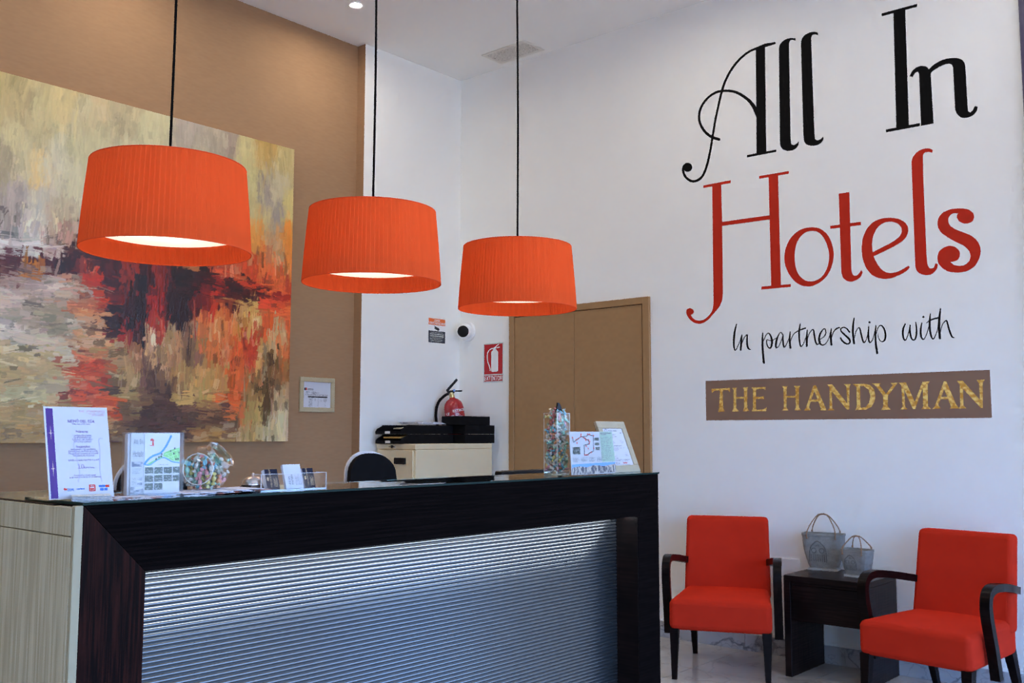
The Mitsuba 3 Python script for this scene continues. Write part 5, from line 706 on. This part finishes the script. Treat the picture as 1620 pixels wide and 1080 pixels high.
river = LineString(spline(PT([(595, 170), (560, 260), (520, 340), (470, 400), (400, 430), (340, 480), (303, 535)]), 6)).buffer(0.0022).union(LineString(spline(PT([(303, 545), (360, 550), (440, 490), (510, 455), (560, 480), (620, 515), (697, 530)]), 6)).buffer(0.0011))
part('map_river', plate(river), 'm_river', k, Mz)
part('map_park', cat([plate(Polygon(PT([(330, 540), (500, 430), (505, 455), (440, 480), (360, 545)]))), plate(Polygon(PT([(505, 430), (520, 390), (600, 350), (697, 325), (697, 515), (620, 500), (560, 465)])))]), 'm_park', k, Mz)
part('map_paths', plate(unary_union([LineString(PT(L)).buffer(0.0006) for L in ([(520, 420), (697, 340)], [(560, 460), (697, 400)], [(600, 360), (640, 500)], [(540, 400), (660, 510)], [(650, 340), (690, 510)])])), 'm_park_light', k, Mz @ mat(0, 0, 0.0004))
part('map_marks', cat([flat(X_(a) - 0.0016, X_(a) + 0.0016, Y_(b) - 0.002, Y_(b) + 0.002) for a, b in ((490, 410), (460, 450), (485, 440), (595, 370), (640, 335), (690, 395), (630, 405), (655, 480), (680, 480), (430, 475))]), 'm_ink', k, Mz @ mat(0, 0, 0.0005))
part('crest', cat([flat(X_(360), X_(402), Y_(232), Y_(212)), plate(Polygon(PT([(378, 195), (368, 212), (392, 212)]))), flat(X_(383), X_(400), Y_(290), Y_(235)), plate(Polygon(PT([(350, 285), (365, 300), (400, 302), (408, 288), (380, 294)])))]), 'm_ink_red', k, Mz)
for i, (a, b) in enumerate([(r * 105 + 308, c * 106 + 582) for c in range(3) for r in range(4)]):
    if i < 10: part('photo', flat(X_(a), min(X_(a + 94), 0.1203), Y_(b + 86), Y_(b)), 'm_photo', k, Mz)
part('caption', flat(X_(450), X_(565), Y_(555), Y_(550)), 'm_ink_grey', k, Mz)
part('side_photo', cat([flat(0.0125, 0.0365, Y_(570), Y_(505)), flat(0.0255, 0.0365, Y_(815), Y_(712)), flat(0.0105, 0.0390, Y_(930), Y_(830))]), 'm_photo_pale', k, Ml)
part('side_lettering', cat([text('All In', 0.0105, 0.0260, Y_(275), False, True, stretch=0.60), text('Hotels', 0.0125, 0.0260, Y_(440), False, True, stretch=0.46)] + [flat(0.014, 0.034 - 0.003 * (i % 3), Y_(602 + i * 15), Y_(598 + i * 15)) for i in range(5)] + [flat(0.013, 0.022, Y_(722 + i * 20), Y_(718 + i * 20)) for i in range(5)]), 'm_ink_grey', k, Ml)
# leaflets and piles lying on the glass
def pile(x, y, rz, w, d, n, t, mats, lab, catg='leaflet pile', group=None, fan=(0, 0, 0)):
    k = thing('leaflet_pile', lab, catg, group)
    for i in range(n): part('leaflet', cbox(0, w, 0, d, 0.0002, t - 0.0002, min(0.0003, t / 4)), mats[i % len(mats)], k, mat(x + fan[0] * i, y + fan[1] * i, GT + t * i, rz=rz + fan[2] * i))
    return k
pile(0.906, 1.965, -22, 0.075, 0.075, 7, 0.0015, ['m_page_edges', 'm_paper', 'm_paper_pale'], 'neat stack of small booklets with coloured page edges before the menu stand', 'booklet stack')
pile(0.985, 1.950, -18, 0.095, 0.055, 4, 0.0009, ['m_leaflet', 'm_paper'], 'spread leaflets with dark and red print between booklet stack and brochure stand', fan=(0.006, 0.002, 4))
pile(1.055, 1.985, -14, 0.072, 0.045, 3, 0.0018, ['m_paper_blue', 'm_paper'], 'folded pale blue leaflets lying in front of the brochure stand', fan=(0.010, -0.004, 3))
for i in range(9):
    k = one('leaflet', cbox(0, 0.075, 0, 0.11, 0.0002, 0.0014, 0.0003), ['m_leaflet', 'm_paper'][i % 2], ['printed red and black leaflet in the fan before the sweet jar and bell', 'white leaflet in the fan before the sweet jar and bell'][i % 2], 'leaflet',
            mat(1.125 + i * 0.022, 1.962 - 0.0012 * i, GT + 0.0012 * ((i * 5) % 9) * 0.6 + 0.0002 * i, rz=-16 + 2.2 * i), group=['printed leaflets fanned out on the desk', 'white leaflets fanned out on the desk'][i % 2])
# sweets
CANDY = cat([moved(trimesh.creation.icosphere(1, 1.0), np.diag([0.0085, 0.0058, 0.0050, 1]))] + [moved(trimesh.creation.cone(0.0055, 0.009, sections=7), mat(s * 0.0155, 0, 0, ry=-s * 90)) for s in (-1, 1)])
def sweets(inside, n, group, label, seed, gap, sc=1.0):
    rng = np.random.default_rng(seed); P = []
    tries = 0
    while len(P) < n and tries < 60000:
        tries += 1; p = inside(rng)
        if p is None or (P and np.min(np.linalg.norm(np.array(P) - p, axis=1)) < gap): continue
        P.append(p)
    for p in P:
        k = thing('sweet', label, 'sweet', group); ang = rng.uniform(0, 360, 3)
        scene[k] = shape(CANDY, SWEETS[int(rng.choice(len(SWEETS), p=[.2, .15, .13, .1, .07, .08, .15, .07, .05]))][0], 35, mat(*p, rz=ang[0], rx=ang[1], ry=ang[2], s=sc))
# round jar lying tilted, with a flat side and a wide mouth
jc = np.array([1.256, 2.052, GT + 0.054]); JR = 0.055
k = thing('sweet_jar', 'round glass jar of wrapped sweets with a tilted wide mouth, left of the bell', 'jar')
js = trimesh.creation.icosphere(5, JR); nf = np.array([-0.80, -0.60, 0.02]); nf /= np.linalg.norm(nf); nm = np.array([0.42, -0.62, 0.66]); nm /= np.linalg.norm(nm)
v = js.vertices.copy(); d = v @ nf; v -= np.outer(np.maximum(d - 0.042, 0), nf); d = v @ nm; bad = d > 0.043; v[:, 2] = np.maximum(v[:, 2], -0.0535)
js.vertices = v; js.update_faces(~bad[js.faces].all(axis=1)); js.remove_unreferenced_vertices()
part('bowl', js, 'm_jar', k, mat(*jc), smooth=30)
e1 = np.cross(nm, (0, 0, 1.0)); Mm = frame(jc + nm * 0.0415, e1, np.cross(nm, e1))
part('rim', lathe([(0.0345, -0.001), (0.0335, 0.006), (0.0335, 0.011), (0.0355, 0.014), (0.0375, 0.013), (0.0375, 0.009), (0.0355, 0.006), (0.0362, -0.001)], 48), 'm_glass', k, Mm, smooth=40, label='thick glass rim of the mouth')
e2 = np.cross(nf, (0, 0, 1.0)); Mf = frame(jc + nf * 0.0422, e2, np.cross(nf, e2)); a = np.linspace(0, 2 * np.pi, 49)
part('flat_edge', tube(np.stack([0.0355 * np.cos(a), 0.0355 * np.sin(a), 0 * a], 1), 0.0012, 6), 'm_jar_edge', k, Mf, smooth=True)
def in_jar(r):
    p = r.uniform(-1, 1, 3) * 0.048
    if np.linalg.norm(p) > 0.0475 or p @ nf > 0.036 or p @ nm > 0.026 or p[2] < -0.045 or p[2] > 0.024: return None
    return jc + p
sweets(in_jar, 95, 'wrapped sweets in the round jar', 'small shiny wrapped sweet inside the round glass jar', 5, 0.0125, 1.0)
# call bell
k = thing('call_bell', 'chrome reception bell on a black base between the sweet jar and the card holder', 'call bell'); M = mat(1.388, 2.052, GT)
part('base', lathe([(0.0005, 0), (0.033, 0), (0.033, 0.003), (0.030, 0.008), (0.026, 0.0115), (0.0005, 0.0115)], 48), 'm_black', k, M, smooth=40)
part('dome', lathe([(0.0265, 0.0125), (0.0265, 0.0135), (0.0255, 0.020), (0.021, 0.027), (0.013, 0.0318), (0.005, 0.0335), (0.0005, 0.0335)], 48), 'm_chrome', k, M, smooth=60)
part('button', lathe([(0.0005, 0.033), (0.0016, 0.033), (0.0016, 0.037), (0.0034, 0.0375), (0.0034, 0.0400), (0.0016, 0.0412), (0.0005, 0.0412)], 20), 'm_chrome', k, M, smooth=40)
# business card holder and cards
k = thing('card_holder', 'long clear acrylic holder for business cards on the desk, right of the bell', 'card holder'); hx, hy, hw = 1.358, 1.975, 0.193
part('tray', cat([bx(0, hw, 0, 0.0015, 0.0, 0.040), bx(0, hw, 0.040, 0.0415, 0.0, 0.040), bx(0, 0.0015, 0.0015, 0.040, 0.0, 0.040), bx(hw - 0.0015, hw, 0.0015, 0.040, 0.0, 0.040), bx(0, hw, 0, 0.0415, 0, 0.0015)]), 'm_acrylic', k, mat(hx, hy, GT))
part('rim_lines', cat([bx(0, hw, -0.0002, 0.0016, 0.0395, 0.0405), bx(-0.0002, 0.001, 0, 0.041, 0.0395, 0.0405), bx(hw - 0.001, hw, 0, 0.041, 0.0395, 0.0405), bx(-0.0002, 0.0010, -0.0002, 0.0010, 0, 0.04), bx(hw - 0.0012, hw + 0.0002, -0.0002, 0.0010, 0, 0.04), bx(0, hw, -0.0006, 0.001, 0, 0.0022)]), 'm_acrylic_edge', k, mat(hx, hy, GT))
def cards(x, w, h, n, t, face, lab, ink, lines, y=0.006, lean=18):
    k = thing('card_stack', lab, 'business cards')
    M0 = board((hx + x, hy + y, GT + 0.0026), w, h, lean, rz=0)
    part('card_block', bx(0, w, 0, h, -n * t, -0.0006), 'm_paper', k, M0); part('front_card', bx(0, w, 0, h, -0.0005, 0), face, k, M0)
    part('printed_lines', cat(lines(w, h)), ink, k, M0 @ mat(0, 0, 0.0002))
def vert(w, h): return [moved(text('THE HANDYMAN', 0.0042), mat(w * 0.42, 0.004, 0, rz=90))] + [moved(flat(0, 0.025 - 0.004 * (i % 3), 0, 0.0006), mat(w * 0.62 + i * 0.0022, 0.006, 0, rz=90)) for i in range(5)] + [flat(w * 0.08, w * 0.22, h * 0.42, h * 0.6)]
def logo(w, h): return [moved(text('All In', 0.006), mat(w * 0.30, 0.010, 0, rz=90)), moved(text('Hotels', 0.006), mat(w * 0.46, 0.010, 0, rz=90))] + [moved(flat(0, 0.026 - 0.005 * (i % 2), 0, 0.0006), mat(w * 0.62 + i * 0.004, 0.008, 0, rz=90)) for i in range(5)]
cards(0.032, 0.036, 0.050, 16, 0.0009, 'm_navy', 'navy-fronted business cards at the left end of the card holder', 'm_gold_ink', vert, y=0.019)
cards(0.082, 0.052, 0.061, 10, 0.0008, 'm_paper', 'stack of white business cards standing higher in the middle of the card holder', 'm_ink_grey', logo, y=0.013)
cards(0.140, 0.032, 0.050, 12, 0.0009, 'm_navy', 'navy-fronted business cards at the right end of the card holder', 'm_gold_ink', vert, y=0.015)
# tall glass vase of sweets with a black scoop
vc = np.array([2.590, 2.062, GT]); VA = 0.0305; VH = 0.207
k = thing('glass_vase', 'tall square glass vase full of coloured wrapped sweets at the desk\'s right end', 'vase'); VM = mat(*vc, rz=-5)
t_ = 0.003
part('walls', cat([bx(-VA, VA, -VA, -VA + 0.0004, 0.004, VH), bx(-VA, VA, VA - 0.0004, VA, 0.004, VH), bx(-VA, -VA + 0.0004, -VA, VA, 0.004, VH), bx(VA - 0.0004, VA, -VA, VA, 0.004, VH)]), 'm_vase', k, VM)
part('corner_edges', cat([bx(sx * VA - 0.0010, sx * VA + 0.0010, sy * VA - 0.0010, sy * VA + 0.0010, 0.002, VH) for sx in (-1, 1) for sy in (-1, 1)] + [bx(-VA, VA, sy * VA - 0.0008, sy * VA + 0.0008, VH - 0.0012, VH) for sy in (-1, 1)] + [bx(sx * VA - 0.0008, sx * VA + 0.0008, -VA, VA, VH - 0.0012, VH) for sx in (-1, 1)]), 'm_jar_edge', k, VM)
part('foot', cbox(-VA, VA, -VA, VA, 0, 0.012, 0.001), 'm_glass', k, VM)
def in_vase(r):
    p = r.uniform(-1, 1, 3) * [0.0240, 0.0240, 0.096] + [0, 0, 0.114]
    if r.random() < 0.75: # the ones against the glass are those in view
        q = int(r.integers(2)); p[q] = r.choice([-1, 1]) * r.uniform(0.019, 0.0240)
    return (VM @ np.append(p, 1))[:3]
sweets(in_vase, 200, 'wrapped sweets in the tall glass vase', 'small coloured wrapped sweet inside the tall square glass vase', 11, 0.0098, 0.95)
k = thing('scoop', 'black scoop handle sticking out of the sweets at the top of the tall glass vase', 'scoop')
part('handle', moved(extr(Polygon([(-0.011, 0), (0.011, 0), (0.012, 0.02), (0.008, 0.036), (0.001, 0.047), (-0.004, 0.048), (-0.005, 0.038), (-0.010, 0.026)]).buffer(0.001), 0.008), frame((vc[0] - 0.002, vc[1] - 0.006, GT + 0.192), (0.97, -0.2, 0), (0.05, 0, 1))), 'm_black', k)
# route leaflet standing in a clear holder
k = thing('route_leaflet', 'upright route leaflet with red line map, mint column and palace photo', 'leaflet stand')
w, h = 0.242, 0.142; M = board((2.534, 1.957, GT + 0.002), w, h, 4.0)
part('sheet', flat(0, w, 0, h, 0.0012), 'm_paper_pale', k, M); part('holder', cat([bx(0, w, -0.0015, 0.0005, -0.04, 0.012), flat(0, w, 0, 0.02, 0.001)]), 'm_acrylic', k, M @ mat(0, 0, -0.0026))
Mz = M @ mat(0, 0, 0.0013); Mt = M @ mat(0, 0, 0.0018)
RX = lambda a, b: (a - (430 + (b - 440) * 0.045)) / 545 * w
RY = lambda b: h - (b - 440) / 560 * h
RP = lambda L: [(RX(a, b), RY(b)) for a, b in L]
part('mint_column', plate(Polygon(RP([(805, 442), (968, 438), (1008, 840), (838, 846)]))), 'm_paper_mint', k, Mz)
part('route_line', plate(unary_union([LineString(RP(L)).buffer(0.0011) for L in ([(468, 520), (482, 578), (570, 508), (645, 500), (668, 475), (690, 490), (728, 492), (730, 700), (690, 712), (640, 748), (612, 745), (610, 620), (675, 600), (670, 560), (600, 515)],)])), 'm_ink', k, Mz)
part('route_stops', cat([plate(Point(RX(a, b), RY(b)).buffer(0.0026, 3)) for a, b in ((468, 518), (512, 545), (522, 588), (540, 530), (570, 500), (572, 475), (655, 472), (680, 475), (728, 492), (605, 520), (625, 530), (632, 550), (665, 545), (680, 570), (675, 600), (635, 630), (660, 662), (730, 658), (695, 712), (655, 745), (615, 745), (635, 745))]), 'm_ink_red', k, Mt)
for (a0, b0, a1, b1) in ((742, 520, 795, 560), (748, 585, 800, 622), (755, 645, 806, 685), (468, 640, 558, 735)): part('photo', flat(RX(a0, b0), RX(a1, b0), RY(b1), RY(b0)), 'm_photo', k, Mz)
part('palace_photo', plate(Polygon(RP([(460, 905), (545, 890), (640, 905), (735, 880), (860, 900), (1008, 870), (1018, 985), (458, 1000)]))), 'm_facade_print', k, Mt); part('sky_strip', plate(Polygon(RP([(457, 862), (1008, 850), (1012, 920), (460, 935)]))), 'm_sky_print', k, Mz)
pl = [flat(RX(820, 500), RX(820, 500) + 0.062 - 0.004 * (i % 4), RY(520 + i * 15), RY(517 + i * 15)) for i in range(21)] + [flat(RX(470 + c * 100, 780), RX(470 + c * 100, 780) + 0.034 - 0.005 * (i % 3), RY(782 + i * 10), RY(779 + i * 10)) for c in range(4) for i in range(6)] + [flat(RX(812, 462), RX(960, 462), RY(466), RY(455)), flat(RX(825, 480), RX(890, 480), RY(482), RY(474))]
part('printed_lines', cat(pl), 'm_ink_grey', k, Mt)
# framed price list
k = thing('framed_price_list', 'cream framed printed sheet leaning back at the right end of the desk', 'framed notice')
w, h = 0.176, 0.195; M = board((2.816, 1.992, GT + 0.001), w, h, 21.8); b = 0.027
for n_, q in (('rail', (0, w, 0, b)), ('rail', (0, w, h - b, h)), ('stile', (0, b, b + 0.0002, h - b - 0.0002)), ('stile', (w - b, w, b + 0.0002, h - b - 0.0002))): part(n_, cbox(*q, -0.012, 0, 0.0015), 'm_frame_pale', k, M)
part('back', bx(0.003, w - 0.003, 0.003, h - 0.003, -0.014, -0.0122), 'm_black_matt', k, M); part('strut', moved(bx(0.07, 0.105, 0.03, 0.12, -0.004, -0.002), mat(0, 0.004, -0.0145, rx=-12)), 'm_black_matt', k, M)
part('sheet', bx(b + 0.0002, w - b - 0.0002, b + 0.0002, h - b - 0.0002, -0.011, -0.004), 'm_paper', k, M); Mz = M @ mat(0, 0, -0.0038)
fx = lambda u: b + u * (w - 2 * b); fy = lambda t: b + t * (h - 2 * b)
pl = [flat(fx(.1), fx(.62), fy(.775), fy(.783)), flat(fx(.1), fx(.40), fy(.735), fy(.742)), flat(fx(.45), fx(.58), fy(.83), fy(.84)), flat(fx(.1), fx(.22), fy(.67), fy(.676)), flat(fx(.72), fx(.82), fy(.67), fy(.676)), flat(fx(.1), fx(.42), fy(.63), fy(.637)), flat(fx(.72), fx(.88), fy(.63), fy(.637)), flat(fx(.1), fx(.42), fy(.60), fy(.606)), flat(fx(.72), fx(.88), fy(.595), fy(.602)), flat(fx(.32), fx(.70), fy(.52), fy(.533)), flat(fx(.1), fx(.86), fy(.47), fy(.476)), flat(fx(.1), fx(.5), fy(.43), fy(.436)), flat(fx(.1), fx(.45), fy(.40), fy(.406)), flat(fx(.1), fx(.24), fy(.34), fy(.347)), flat(fx(.76), fx(.86), fy(.34), fy(.347)), flat(fx(.15), fx(.22), fy(.29), fy(.297)), flat(fx(.74), fx(.9), fy(.29), fy(.297)), flat(fx(.15), fx(.3), fy(.25), fy(.257)), flat(fx(.74), fx(.9), fy(.25), fy(.257)), flat(fx(.12), fx(.32), fy(.195), fy(.202)), flat(fx(.1), fx(.9), fy(.15), fy(.157)), flat(fx(.14), fx(.86), fy(.12), fy(.127)), flat(fx(.28), fx(.72), fy(.93), fy(.945)), plate(Point(fx(.16), fy(.93)).buffer(0.008).difference(Point(fx(.16), fy(.93)).buffer(0.006))), flat(fx(.84), fx(.92), fy(.87), fy(.89))]
part('printed_lines', cat(pl), 'm_ink_grey', k, Mz); part('lettering', cat([text('All In', 0.0068, fx(.14), fy(.045)), flat(fx(.08), fx(.92), fy(.02), fy(.025))]), 'm_ink_grey', k, Mz); part('red_lettering', text('Hotels', 0.0068, fx(.50), fy(.045)), 'm_ink_red', k, Mz)
